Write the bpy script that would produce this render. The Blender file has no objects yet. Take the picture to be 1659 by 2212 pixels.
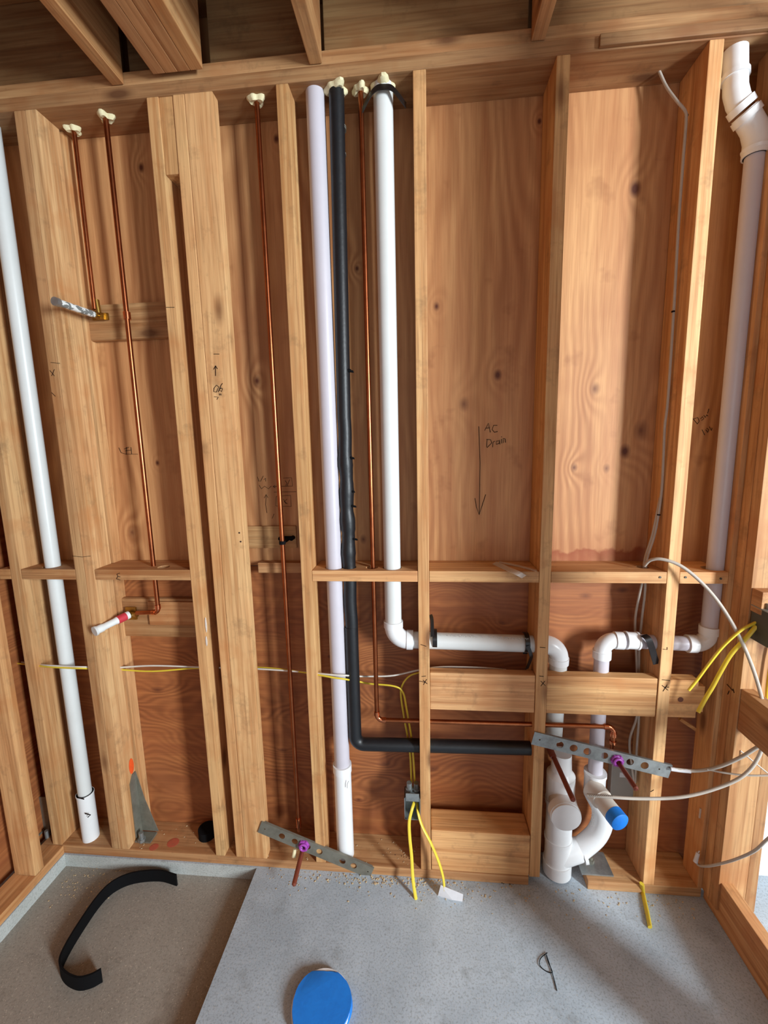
import bpy, bmesh, math, random
from mathutils import Vector, Matrix
random.seed(7)
C = bpy.context.scene.collection
S = bpy.context.scene

# ---------------------------------------------------------------- camera
FPX = 916.05; CAM = Vector((-0.0014, -1.4163, 1.6422)); PITCH, YAW, ROLL = 0.1478, -0.0917, -0.0219
cp, sp, c_, s_ = math.cos(PITCH), math.sin(PITCH), math.cos(YAW), math.sin(YAW)
FW = Vector((s_*cp, c_*cp, -sp)); RT0 = Vector((c_, -s_, 0)); UP0 = RT0.cross(FW)
RT = math.cos(ROLL)*RT0 + math.sin(ROLL)*UP0; UP = -math.sin(ROLL)*RT0 + math.cos(ROLL)*UP0
cam = bpy.data.cameras.new('camera'); cam.sensor_fit = 'HORIZONTAL'; cam.sensor_width = 36
cam.lens = FPX*36/1659; cam.clip_start = .02
co = bpy.data.objects.new('camera', cam); C.objects.link(co); S.camera = co
co.matrix_world = Matrix(((RT.x, UP.x, -FW.x, CAM.x), (RT.y, UP.y, -FW.y, CAM.y), (RT.z, UP.z, -FW.z, CAM.z), (0, 0, 0, 1)))

# ---------------------------------------------------------------- light
S.view_settings.view_transform = 'Standard'; S.view_settings.look = 'None'
S.view_settings.gamma = 1; S.view_settings.exposure = 0.0
w = bpy.data.worlds.new('world'); S.world = w; w.use_nodes = True
w.node_tree.nodes['Background'].inputs[0].default_value = (.80, .92, 1.0, 1)
w.node_tree.nodes['Background'].inputs[1].default_value = 0.11
def area(name, loc, target, sx, sy, power, col):
    l = bpy.data.lights.new(name, 'AREA'); l.shape = 'RECTANGLE'; l.size = sx; l.size_y = sy; l.energy = power; l.color = col
    o = bpy.data.objects.new(name, l); C.objects.link(o); o.location = loc
    o.rotation_euler = (Vector(target)-Vector(loc)).to_track_quat('-Z', 'Y').to_euler(); return o
area('window_daylight', (3.7, -3.4, 2.0), (.2, .1, .9), .6, 1.6, 405, (.86, .95, 1.0))
area('added_front_fill', (.4, -3.8, 1.5), (-.2, .1, 1.5), 1.4, 1.6, 17, (.84, .93, 1.0))  # soft fill lamp added behind the camera to lift the wall

# ---------------------------------------------------------------- pixel ray helpers (used once, to read real positions)
def ray(u, v): return FW + RT*((u-829.5)/FPX) - UP*((v-1106)/FPX)
def W(u, v, y=0.0): d = ray(u, v); return CAM + d*((y-CAM.y)/d.y)
def WZ(u, v, z=0.0): d = ray(u, v); return CAM + d*((z-CAM.z)/d.z)
def WX(u, v, x=0.0): d = ray(u, v); return CAM + d*((x-CAM.x)/d.x)

# ---------------------------------------------------------------- node helpers
class NT:
    def __init__(s, name):
        s.m = bpy.data.materials.new(name); s.m.use_nodes = True; s.t = s.m.node_tree
        s.b = s.t.nodes['Principled BSDF']
    def n(s, typ, **kw):
        o = s.t.nodes.new(typ)
        for k, v in kw.items(): setattr(o, k, v)
        return o
    def set(s, sock, v):
        if isinstance(v, bpy.types.NodeSocket): s.t.links.new(v, sock)
        else: sock.default_value = v
    def math(s, op, a, b=0.0, c=0.0, clamp=False):
        o = s.n('ShaderNodeMath', operation=op, use_clamp=clamp); s.set(o.inputs[0], a); s.set(o.inputs[1], b); s.set(o.inputs[2], c); return o.outputs[0]
    def vmath(s, op, a, b=(0, 0, 0)):
        o = s.n('ShaderNodeVectorMath', operation=op); s.set(o.inputs[0], a); s.set(o.inputs[1], b)
        return o.outputs[1] if op in ('DISTANCE', 'LENGTH') else o.outputs[0]
    def noise(s, vec, scale, detail=3, rough=.5, dist=0.0):
        o = s.n('ShaderNodeTexNoise'); s.set(o.inputs['Vector'], vec); o.inputs['Scale'].default_value = scale
        o.inputs['Detail'].default_value = detail; o.inputs['Roughness'].default_value = rough; o.inputs['Distortion'].default_value = dist
        return o.outputs[0]
    def ramp(s, f, stops):
        o = s.n('ShaderNodeValToRGB'); s.set(o.inputs[0], f); e = o.color_ramp.elements
        while len(e) < len(stops): e.new(.5)
        for i, (p, c) in enumerate(stops):
            e[i].position = p; e[i].color = (c, c, c, 1) if isinstance(c, (int, float)) else (*c, 1)
        return o.outputs[0]
    def mix(s, f, a, b, mode='MIX'):
        o = s.n('ShaderNodeMix', data_type='RGBA', blend_type=mode); s.set(o.inputs[0], f)
        s.set(o.inputs[6], a if not isinstance(a, tuple) else (*a, 1)[:4]); s.set(o.inputs[7], b if not isinstance(b, tuple) else (*b, 1)[:4]); return o.outputs[2]
    def bump(s, h, st=.3, d=.002):
        o = s.n('ShaderNodeBump'); o.inputs['Strength'].default_value = st; o.inputs['Distance'].default_value = d
        s.set(o.inputs['Height'], h); s.t.links.new(o.outputs[0], s.b.inputs['Normal'])
    def out(s, col, rough=.6):
        s.set(s.b.inputs['Base Color'], col); s.set(s.b.inputs['Roughness'], rough); return s.m
def lin(r, g, b):
    f = lambda x: ((x/255+.055)/1.055)**2.4 if x > 10 else x/255/12.92
    return (f(r), f(g), f(b))

def lumber(name, axis, base=(218, 178, 128), dark=(178, 128, 80)):
    n = NT(name); tc = n.n('ShaderNodeTexCoord').outputs['Object']; oi = n.n('ShaderNodeObjectInfo')
    rnd = oi.outputs['Random']; off = n.n('ShaderNodeCombineXYZ')
    for i in range(3): n.set(off.inputs[i], n.math('MULTIPLY', rnd, 7.3+5*i))
    p = n.vmath('ADD', tc, off.outputs[0])
    sc = [38.0, 38.0, 38.0]; sc[axis] = 1.3
    g = n.noise(n.vmath('MULTIPLY', p, tuple(sc)), 1.0, 4, .6, .6)
    sc2 = [150.0]*3; sc2[axis] = 5
    f = n.noise(n.vmath('MULTIPLY', p, tuple(sc2)), 1.0, 2, .6)
    big = n.noise(p, 3.2, 3, .6)
    col = n.mix(n.ramp(g, [(.36, 1.0), (.60, 0.0)]), lin(*base), lin(*dark))
    col = n.mix(n.ramp(big, [(.35, 0.0), (.7, .55)]), col, lin(208, 154, 106))
    col = n.mix(n.math('MULTIPLY', n.ramp(f, [(.48, 0.0), (.72, 1.0)]), .38), col, lin(120, 78, 42))
    dirt = n.noise(p, 11, 4, .7)
    col = n.mix(n.ramp(dirt, [(.56, 0.0), (.74, .5)]), col, lin(128, 98, 66))
    warm = n.noise(n.vmath('ADD', p, (9, 4, 2)), 5.5, 3, .6)
    col = n.mix(n.ramp(warm, [(.54, 0.0), (.70, .5)]), col, lin(186, 122, 70))
    vo = n.n('ShaderNodeTexVoronoi'); ks = [7.0]*3; ks[axis] = 2.6
    n.set(vo.inputs['Vector'], n.vmath('MULTIPLY', p, tuple(ks))); vo.inputs['Scale'].default_value = 1.0
    col = n.mix(n.ramp(vo.outputs['Distance'], [(.06, .8), (.12, .3), (.17, 0.0)]), col, lin(104, 60, 28))
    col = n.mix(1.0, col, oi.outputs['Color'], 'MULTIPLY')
    n.bump(n.math('ADD', g, f), .25, .001)
    return n.out(col, .68)
LX, LY, LZ = lumber('lumber_along_x', 0), lumber('lumber_along_y', 1), lumber('lumber_along_z', 2)

KNOTS_UP = [(1075, 810, .017, .9), (1002, 873, .022, .5), (555, 823, .018, .8), (943, 662, .013, .8), (771, 580, .010, .9), (1285, 840, .020, .5),
            (1372, 408, .022, 1.0), (1350, 975, .022, .9), (1385, 930, .03, .55), (785, 1165, .015, .6), (1165, 262, .009, 1.0), (597, 300, .013, .9),
            (305, 362, .014, .9), (340, 1000, .01, .9), (1240, 1010, .014, .6), (1310, 1012, .014, .5), (285, 1150, .02, .5)]
KNOTS_DN = [(1265, 1287, .017, .45), (1345, 1275, .015, .55), (1085, 1345, .012, .5), (830, 1650, .02, .5), (775, 1728, .013, .7), (935, 1660, .02, .6),
            (715, 1418, .01, 1.0), (610, 1620, .015, .6), (340, 1490, .02, .6), (820, 1505, .02, .4), (1000, 1400, .014, .5)]
def plywood(name, vertical, knots, base, dark, red):
    n = NT(name); p = n.n('ShaderNodeTexCoord').outputs['Object']
    sep = n.n('ShaderNodeSeparateXYZ'); n.set(sep.inputs[0], p); x, z = sep.outputs[0], sep.outputs[2]
    a, l = (x, z) if vertical else (z, x)
    cmb = n.n('ShaderNodeCombineXYZ'); n.set(cmb.inputs[0], n.math('MULTIPLY', a, 3.0)); n.set(cmb.inputs[1], n.math('MULTIPLY', l, .75 if vertical else 1.4))
    wob = n.noise(cmb.outputs[0], 1.0, 2, .5)
    phase = n.math('ADD', n.math('MULTIPLY', a, 40.0), n.math('MULTIPLY', wob, 17.0 if vertical else 48.0))
    kd = None
    for (u, v, r, s) in knots:
        q = W(u, v, .14)
        d = n.vmath('DISTANCE', n.vmath('MULTIPLY', p, (1, 0, .72) if vertical else (.6, 0, 1)), (q.x*(1 if vertical else .6), 0, q.z*(.72 if vertical else 1)))
        t = n.math('MULTIPLY', n.math('SUBTRACT', 1.0, n.math('DIVIDE', d, r), clamp=True), s)
        kd = t if kd is None else n.math('MAXIMUM', kd, t)
        halo = n.math('SUBTRACT', 1.0, n.math('DIVIDE', d, r*5), clamp=True)
        phase = n.math('ADD', phase, n.math('MULTIPLY', n.math('MULTIPLY', halo, halo), 4.0))
    sn = n.math('MULTIPLY_ADD', n.math('SINE', n.math('MULTIPLY', phase, 4.0)), .5, .5)
    amp = n.ramp(n.noise(cmb.outputs[0], 1.4, 2), [(.38, .12), (.62, .8)])
    fine = n.n('ShaderNodeCombineXYZ'); n.set(fine.inputs[0], n.math('MULTIPLY', a, 190.0)); n.set(fine.inputs[1], n.math('MULTIPLY', l, 5.0))
    fg = n.noise(fine.outputs[0], 1.0, 3, .6)
    med = n.n('ShaderNodeCombineXYZ'); n.set(med.inputs[0], n.math('MULTIPLY', a, 22.0)); n.set(med.inputs[1], n.math('MULTIPLY', l, 1.1))
    mg = n.noise(med.outputs[0], 1.0, 4, .6, .4)
    col = n.mix(n.ramp(mg, [(.35, 0.0), (.65, .85)]), lin(*base), lin(*red))
    col = n.mix(n.math('MULTIPLY', n.math('MULTIPLY', sn, amp), .78), col, lin(*dark))
    col = n.mix(n.ramp(fg, [(.45, 0.0), (.72, .38)]), col, lin(*dark))
    big = n.noise(p, 2.1, 3, .6)
    col = n.mix(n.ramp(big, [(.5, 0.0), (.72, .5)]), col, lin(160, 98, 60))
    blot = n.noise(p, 8, 3, .6)
    col = n.mix(n.ramp(blot, [(.62, 0.0), (.72, .3)]), col, lin(122, 62, 24))
    if vertical:      # water stain tide line above the blocking, on the panel's bottom edge
        edge = n.math('ADD', n.math('MULTIPLY', n.noise(p, 16, 3), .10), 1.215)
        st = n.math('MULTIPLY', n.ramp(n.math('SUBTRACT', edge, z), [(.0, 0.0), (.012, 1.0), (.07, .45)]),
                    n.ramp(x, [(.40, 0.0), (.43, .8), (.78, .8), (.8, 0.0)]))
        col = n.mix(st, col, lin(140, 62, 22))
    if kd is not None: col = n.mix(n.math('MULTIPLY', kd, 1.5, clamp=True), col, lin(92, 44, 24))
    n.bump(n.math('ADD', fg, n.math('MULTIPLY', sn, .3)), .2, .001)
    return n.out(col, .6)
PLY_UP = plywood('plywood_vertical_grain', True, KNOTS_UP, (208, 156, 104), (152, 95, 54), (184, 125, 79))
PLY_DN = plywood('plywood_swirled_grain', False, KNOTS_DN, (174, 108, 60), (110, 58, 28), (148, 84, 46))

def plain(name, col, rough=.5, metal=0.0, var=.0, varcol=None, scale=20, bump=0, spec=None):
    n = NT(name); c = lin(*col)
    if var:
        p = n.n('ShaderNodeTexCoord').outputs['Object']
        c = n.mix(n.math('MULTIPLY', n.ramp(n.noise(p, scale, 4, .65), [(.4, 0.0), (.7, 1.0)]), var), c, lin(*(varcol or [x*.6 for x in col])))
        if bump: n.bump(n.noise(p, scale*3, 3), bump, .001)
    elif isinstance(c, tuple): c = (*c, 1)
    n.b.inputs['Metallic'].default_value = metal
    if spec is not None: n.b.inputs['Specular IOR Level'].default_value = spec
    return n.out(c, rough)
PVC = plain('white_pvc', (214, 216, 214), .32, var=.25, varcol=(196, 196, 192), scale=9)
PVCS = plain('shaded_white_pvc', (196, 190, 198), .36, var=.3, varcol=(180, 176, 182), scale=9)  # white PVC with shade put into its colour, for the less lit pipes
PVCF = plain('white_pvc_fitting', (230, 231, 232), .28, var=.15, varcol=(200, 200, 200), scale=14)
COPPER = plain('copper', (176, 104, 66), .3, 1.0, var=.6, varcol=(120, 66, 44), scale=14)
COPPER2 = plain('bright_copper', (224, 140, 98), .22, 1.0, var=.4, varcol=(150, 84, 56), scale=30)
BRASS = plain('brass', (176, 142, 74), .35, 1.0, var=.4, varcol=(100, 76, 36), scale=30)
REDCU = plain('red_brown_copper_stub', (134, 68, 50), .42, .35, var=.4, varcol=(98, 44, 32), scale=25)
FOAMB = plain('black_insulation', (20, 22, 26), .45, var=.5, varcol=(11, 12, 14), scale=30, bump=.5)
BLACK = plain('black_rubber', (11, 11, 13), .85, var=.3, varcol=(7, 7, 8), scale=20, spec=.15)
STRAPB = plain('black_plastic_strap', (26, 22, 22), .35, var=.3, varcol=(12, 12, 12), scale=30)
GALV = plain('galvanised_steel', (166, 172, 172), .45, .75, var=.6, varcol=(118, 122, 120), scale=26)
GALVD = plain('dull_galvanised_steel', (140, 138, 126), .55, .55, var=.5, varcol=(98, 94, 84), scale=22)
PURPLE = plain('purple_plastic', (166, 72, 176), .4, var=.3, varcol=(110, 40, 120), scale=40)
YEL = plain('yellow_cable_jacket', (226, 200, 62), .42, var=.25, varcol=(190, 160, 40), scale=20)
WCAB = plain('white_cable_jacket', (222, 216, 206), .45, var=.25, varcol=(180, 170, 158), scale=15)
GCAB = plain('grey_cable_jacket', (186, 176, 164), .5, var=.35, varcol=(150, 140, 126), scale=15)
SFOAM = plain('cream_spray_foam', (226, 216, 176), .7, var=.4, varcol=(196, 182, 130), scale=60, bump=.8)
BTAPE = plain('blue_masking_tape', (22, 128, 228), .55, var=.35, varcol=(16, 104, 200), scale=40, bump=.5)
PAPER = plain('white_paper', (214, 212, 214), .7, var=.3, varcol=(180, 176, 180), scale=30)
INK = plain('marker_ink', (30, 18, 16), .7, spec=.1)
INK2 = plain('faint_pencil', (104, 60, 42), .7)
GREYP = plain('grey_print', (150, 146, 142), .6)
ORANGE = plain('orange_marking_paint', (240, 92, 34), .6, var=.3, varcol=(200, 60, 30), scale=60)
ROSE = plain('faded_red_marking_paint', (186, 88, 62), .7, var=.5, varcol=(150, 90, 66), scale=50)
REDP = plain('red_tape', (196, 54, 66), .5)
WHITEW = plain('white_wall_paint', (232, 234, 238), .7, var=.1, varcol=(215, 216, 220), scale=5)
BLUEM = plain('pale_blue_box_face', (140, 186, 222), .5)
DGREY = plain('dark_grey_metal', (86, 84, 76), .6, .3, var=.4, varcol=(60, 58, 52), scale=15)
HOLE = plain('dark_bored_hole', (46, 24, 14), .9)
def clearfilm():
    n = NT('clear_plastic_film'); n.b.inputs['Alpha'].default_value = .45
    return n.out((.8, .78, .74, 1), .15)
FILM = clearfilm()
def concrete(name, a, b, c):
    n = NT(name); p = n.n('ShaderNodeTexCoord').outputs['Object']
    col = n.mix(n.ramp(n.noise(p, 2.4, 5, .65, .3), [(.36, 0.0), (.66, 1.0)]), lin(*a), lin(*b))
    col = n.mix(n.ramp(n.noise(p, 9, 4, .7), [(.56, 0.0), (.74, .6)]), col, lin(*c))
    col = n.mix(n.ramp(n.noise(p, 160, 2, .7), [(.35, .35), (.5, 0.0)]), col, lin(90, 86, 80))
    col = n.mix(n.ramp(n.noise(n.vmath('ADD', p, (3, 5, 1)), 210, 2, .7), [(.62, 0.0), (.72, .6)]), col, lin(216, 206, 188))
    n.bump(n.noise(p, 60, 4, .7), .35, .002)
    return n.out(col, .8)
CONC = concrete('grey_concrete', (158, 171, 182), (188, 201, 212), (130, 136, 138))
CONCR = concrete('dusty_brown_concrete', (142, 136, 126), (156, 150, 140), (120, 112, 102))
CONCE = concrete('pale_slab_edge', (168, 172, 168), (190, 194, 192), (140, 138, 130))
def tapepat():
    n = NT('white_tape_over_grey'); p = n.n('ShaderNodeTexCoord').outputs['Object']
    return n.out(n.mix(n.ramp(n.noise(p, 42, 2, .6, .8), [(.47, 0.0), (.5, 1.0)]), lin(120, 124, 122), lin(228, 232, 230)), .4)
TAPEP = tapepat()

# ---------------------------------------------------------------- mesh helpers
def tag(o, label=None, cat=None, group=None, kind=None):
    if label: o['label'] = label
    if cat: o['category'] = cat
    if group: o['group'] = group
    if kind: o['kind'] = kind
    return o
def link(name, bm, mat, parent=None, smooth=False, loc=None):
    bmesh.ops.recalc_face_normals(bm, faces=bm.faces)
    me = bpy.data.meshes.new(name)
    if loc is None:
        cs = [v.co for v in bm.verts]; lo = Vector([min(c[i] for c in cs) for i in range(3)]); hi = Vector([max(c[i] for c in cs) for i in range(3)]); loc = (lo+hi)/2
    loc = Vector(loc)
    bmesh.ops.translate(bm, verts=bm.verts, vec=-loc); bm.to_mesh(me); bm.free()
    for m in (mat if isinstance(mat, list) else [mat]): me.materials.append(m)
    if smooth:
        for p in me.polygons: p.use_smooth = True
        try: me.set_sharp_from_angle(angle=math.radians(40))
        except Exception: pass
    o = bpy.data.objects.new(name, me); C.objects.link(o)
    if parent: o.parent = parent; o.location = loc - parent.location
    else: o.location = loc
    return o
def empty(name, loc, label, cat, group=None):
    o = bpy.data.objects.new(name, None); C.objects.link(o); o.location = loc; o.empty_display_size = .05
    return tag(o, label, cat, group)
def bbox(bm, lo, hi, bev=0.0):
    lo, hi = Vector(lo), Vector(hi); r = bmesh.ops.create_cube(bm, size=1)
    d = hi-lo; m = Matrix.Translation((lo+hi)/2) @ Matrix.Diagonal((abs(d.x), abs(d.y), abs(d.z), 1))
    bmesh.ops.transform(bm, matrix=m, verts=r['verts'])
    if bev:
        es = list({e for v in r['verts'] for e in v.link_edges}); bmesh.ops.bevel(bm, geom=es, offset=bev, segments=2, affect='EDGES', profile=.7)
def cut(o, cyls):       # bore real holes; each is (start, end, radius)
    for (a, b, r) in cyls:
        bm = bmesh.new(); cyl(bm, a, b, r, 20); bmesh.ops.recalc_face_normals(bm, faces=bm.faces)
        me = bpy.data.meshes.new('bore'); bm.to_mesh(me); bm.free(); k = bpy.data.objects.new('bore', me); C.objects.link(k)
        bpy.context.view_layer.update()
        md = o.modifiers.new('b', 'BOOLEAN'); md.object = k; md.operation = 'DIFFERENCE'; md.solver = 'EXACT'
        bpy.context.view_layer.update()
        ev = o.evaluated_get(bpy.context.evaluated_depsgraph_get()); nm = bpy.data.meshes.new_from_object(ev)
        o.modifiers.clear()
        if len(nm.polygons) > 5: o.data = nm
        bpy.data.objects.remove(k)
    return o
def cyl(bm, a, b, r, n=24, r2=None, cap=True):
    a, b = Vector(a), Vector(b); r2 = r if r2 is None else r2; d = (b-a).normalized()
    t = d.orthogonal().normalized(); s = d.cross(t); A, B = [], []
    for i in range(n):
        q = math.cos(2*math.pi*i/n)*t + math.sin(2*math.pi*i/n)*s
        A.append(bm.verts.new(a+q*r)); B.append(bm.verts.new(b+q*r2))
    for i in range(n): bm.faces.new((A[i], A[(i+1) % n], B[(i+1) % n], B[i]))
    if cap: bm.faces.new(A[::-1]); bm.faces.new(B)
def sweep(bm, pts, r, n=16, cap=True, flat=None):      # r: number or list; flat: (sx, sy) profile scale
    pts = [Vector(p) for p in pts]; rs = r if isinstance(r, list) else [r]*len(pts); rings = []; t = None
    for i, p in enumerate(pts):
        d = ((pts[min(i+1, len(pts)-1)]-p).normalized() + (p-pts[max(i-1, 0)]).normalized())
        d = d.normalized() if d.length > 1e-6 else Vector((0, 0, 1))
        t = d.orthogonal().normalized() if t is None else (t - d*t.dot(d)).normalized()
        s = d.cross(t); fx, fy = flat or (1, 1)
        rings.append([bm.verts.new(p+(math.cos(2*math.pi*k/n)*t*fx+math.sin(2*math.pi*k/n)*s*fy)*rs[i]) for k in range(n)])
    for A, B in zip(rings, rings[1:]):
        for k in range(n): bm.faces.new((A[k], A[(k+1) % n], B[(k+1) % n], B[k]))
    if cap: bm.faces.new(rings[0][::-1]); bm.faces.new(rings[-1])
def smoothpts(pts, n=6):
    pts = [Vector(p) for p in pts]; P = [pts[0]*2-pts[1]]+pts+[pts[-1]*2-pts[-2]]; out = []
    for i in range(1, len(P)-2):
        for k in range(n):
            t = k/n; a, b, c, d = P[i-1:i+3]
            out.append(.5*((2*b)+(c-a)*t+(2*a-5*b+4*c-d)*t*t+(3*b-3*c+d-a)*t**3))
    return out+[pts[-1]]
def arc(p, a, b, R, n=10):      # fillet at corner p between directions to a and b
    da, db = (a-p).normalized(), (b-p).normalized(); ang = da.angle(db); T = R/math.tan(ang/2)
    c = p+(da+db).normalized()*(R/math.sin(ang/2)); s, e = p+da*T, p+db*T; out = []
    vs, ve = s-c, e-c; tot = vs.angle(ve)
    for i in range(n+1):
        t = i/n; out.append(c+(vs*math.sin((1-t)*tot)+ve*math.sin(t*tot))/math.sin(tot))
    return out
def run(root, pts, r, mat, fmat, R=.06, hub=1.17, hublen=.02, names=('pipe', 'elbow')):
    pts = [Vector(p) for p in pts]; cur = pts[0]
    for i in range(1, len(pts)):
        if i < len(pts)-1:
            a = arc(pts[i], pts[i-1], pts[i+1], R)
            bm = bmesh.new(); cyl(bm, cur, a[0], r); link(names[0], bm, mat, root, True)
            bm = bmesh.new(); d0 = (pts[i]-pts[i-1]).normalized(); d1 = (pts[i+1]-pts[i]).normalized()
            sweep(bm, a, r*1.08, 24); cyl(bm, a[0]-d0*hublen, a[0]+d0*.003, r*hub); cyl(bm, a[-1]-d1*.003, a[-1]+d1*hublen, r*hub)
            link(names[1], bm, fmat, root, True); cur = a[-1]
        else:
            bm = bmesh.new(); cyl(bm, cur, pts[i], r); link(names[0], bm, mat, root, True)
def collar(root, a, b, r, name='coupling', mat=None):
    bm = bmesh.new(); a, b = Vector(a), Vector(b); d = (b-a).normalized(); cyl(bm, a, b, r); cyl(bm, a, a+d*.006, r*1.06); cyl(bm, b-d*.006, b, r*1.06)
    return link(name, bm, mat or PVCF, root, True)
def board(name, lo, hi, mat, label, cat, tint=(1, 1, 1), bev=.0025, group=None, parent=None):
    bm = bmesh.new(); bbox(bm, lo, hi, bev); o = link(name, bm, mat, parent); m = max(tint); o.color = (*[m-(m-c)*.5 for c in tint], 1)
    if parent is None: tag(o, label, cat, group)
    return o
def strokes(name, polys, y, parent, mat=INK, r=.0011, xplane=None, dy=0.0008):
    bm = bmesh.new()
    for pl in polys:
        pts = [W(u, v, y)+Vector((0, -dy, 0)) if xplane is None else WX(u, v, xplane)+Vector((dy, 0, 0)) for u, v in pl]
        sweep(bm, pts, r, 4)
    return link(name, bm, mat, parent)

ZT = 2.732; WD = .0381
# ================================================================ SETTING
# floor slab: raised part, dropped shower recess with real side faces
bm = bmesh.new()
def quad(bm, pts, mi):
    f = bm.faces.new([bm.verts.new(p) for p in pts]); f.material_index = mi
RX, RY, RZ, LXW = -.672, -.006, -.055, -1.50
quad(bm, [(RX, -4.5, 0), (3.5, -4.5, 0), (3.5, .9, 0), (RX, .9, 0)], 0)
quad(bm, [(-2.5, RY, 0), (RX, RY, 0), (RX, .9, 0), (-2.5, .9, 0)], 0)
quad(bm, [(-2.5, -4.5, 0), (LXW, -4.5, 0), (LXW, RY, 0), (-2.5, RY, 0)], 0)
quad(bm, [(LXW, -4.5, RZ), (RX, -4.5, RZ), (RX, RY, RZ), (LXW, RY, RZ)], 1)
quad(bm, [(LXW, RY, RZ), (RX, RY, RZ), (RX, RY, 0), (LXW, RY, 0)], 2)
quad(bm, [(LXW, RY, RZ), (LXW, RY, 0), (LXW, -4.5, 0), (LXW, -4.5, RZ)], 2)
quad(bm, [(RX, RY, RZ), (RX, -4.5, RZ), (RX, -4.5, 0), (RX, RY, 0)], 1)
o = link('floor', bm, [CONC, CONCR, CONCE], loc=(0, 0, 0)); tag(o, kind='structure')
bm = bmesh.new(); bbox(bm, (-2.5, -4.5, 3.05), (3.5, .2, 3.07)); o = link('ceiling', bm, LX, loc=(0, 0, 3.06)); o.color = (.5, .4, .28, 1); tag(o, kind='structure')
bm = bmesh.new(); bbox(bm, (-1.72, .14, 1.203), (1.15, .152, 3.05)); 
for f in bm.faces: f.material_index = 0
n0 = len(bm.faces); bbox(bm, (-1.72, .14, -.0), (1.15, .152, 1.200)); bm.faces.ensure_lookup_table()
for f in list(bm.faces)[n0:]: f.material_index = 1
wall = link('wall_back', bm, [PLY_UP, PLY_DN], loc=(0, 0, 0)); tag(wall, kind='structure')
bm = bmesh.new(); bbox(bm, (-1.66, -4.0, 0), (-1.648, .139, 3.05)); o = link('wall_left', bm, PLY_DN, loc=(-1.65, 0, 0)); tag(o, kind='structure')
bm = bmesh.new(); bbox(bm, (1.16, .10, 0), (3.5, .13, 3.05)); o = link('wall_right', bm, WHITEW); tag(o, kind='structure')
# part of the right wall is closed in nearer the viewer, outside the frame
bm = bmesh.new(); bbox(bm, (1.0, -.78, 0), (1.09, -.60, 3.05)); o = link('wall_right', bm, LZ); tag(o, kind='structure'); o.name = 'wall_right.001'

# ================================================================ FRAMING
def stud(x0, x1, y0=0.0, y1=.089, z0=.038, z1=ZT, label='', tint=(1, 1, 1), name='wall_stud', bev=.003, group=None):
    return board(name, (x0, y0, z0), (x1, y1, z1), LZ, label, 'stud', tint, bev, group)
s1 = stud(-1.551, -1.5095, label='pale stud at far left, standing left of the white drain pipe in the corner', tint=(.96, .9, .8))
stud(-1.548, -1.5115, .0895, .1395, label='dark nailer stud behind the far left corner stud', tint=(.6, .5, .45))
s2 = stud(-1.288, -1.2505, label='left half of the doubled stud between the corner drain pipe and the shower piping', tint=(.78, .70, .62))
s2b = stud(-1.2495, -1.212, label='right half of the doubled stud, its wide pale side facing the shower piping', tint=(1.02, 1, .96))
stud(-1.243, -1.206, .0955, .1395, label='flat nailer stud against the plywood behind the doubled stud', tint=(.98, .9, .8))
s3 = stud(-.841, -.803, label='narrow edge-on stud right of the shower riser with a short block beside its top', tint=(.98, .9, .72))
stud(-.7560, -.7195, label='reddish stud between the dark gap and the wide post marked with an arrow', tint=(1.0, .86, .68), y1=.12)
s3c = stud(-.7185, -.629, .0, .038, label='wide flat pale post with handwritten arrow and figures on its face', tint=(1.06, 1.0, .88))
board('spacer_block', (-.8025, .004, 2.515), (-.7565, .08, ZT), LZ, 'short spacer block wedged beside the top of the wide post', 'block', (.92, .84, .62))
s4 = stud(-.430, -.392, .0, .082, label='rough grey-streaked weathered stud just left of the first tall white pipe', tint=(.94, .86, .66))
s5 = stud(-.019, .0191, 0.0, .1385, label='stud right of the tall white pipe that turns sideways, X mark low on it', tint=(.96, .84, .64))
s6 = stud(.3875, .4255, 0.0, .1385, label='stud between the AC Drain writing and the brightly sunlit plywood strip', tint=(.96, .84, .62))
s7 = stud(.794, .832, 0.0, .1385, label='pale knotty stud right of the hanging grey cable, bright in daylight', tint=(1.08, 1.0, .84))
stud(.982, 1.0205, label='corner stud at right of which only a thin pale edge shows', tint=(.92, .74, .58))
stud(1.0215, 1.0595, .001, .0985, label='added unseen filler behind the doubled right post, blocking a light leak', tint=(.8, .62, .5))  # unseen filler, added to stop light leaking through the corner gap
stud(1.025, 1.055, .1, .1395, 2.15, ZT, label='short olive stick standing behind the bent white vent pipe at top right', tint=(.6, .56, .34))
post = empty('corner_post', (1.04, -.038, .15), 'dark brown doubled post at the right corner with a pale broad side', 'post')
for k, yy in enumerate((-.0755, -.0375)):
    board('post_board', (.997, yy, .04), (1.086, yy+.037, ZT), LZ, '', '', (.80, .64, .5) if k == 0 else (.9, .74, .6), parent=post)
strokes('marker_writing', [[(1570, 1478), (1583, 1492)], [(1575, 1492), (1572, 1500)], [(1583, 1488), (1586, 1497)]], 0, post, INK, .001, xplane=.9955, dy=0)
stud(1.115, 1.150, -.04, .03, 0.0, ZT, label='brown stud standing beyond the right corner post in front of white wall', tint=(.66, .54, .42))
stud(-1.59, -1.503, -.130, -.092, label='stud in the left side wall standing on the slanting sill at the left edge', tint=(1.0, .86, .7))
stud(-1.59, -1.503, -.54, -.50, label='stud in the left side wall nearer the viewer, at the frame edge', tint=(.8, .66, .5))

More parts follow.
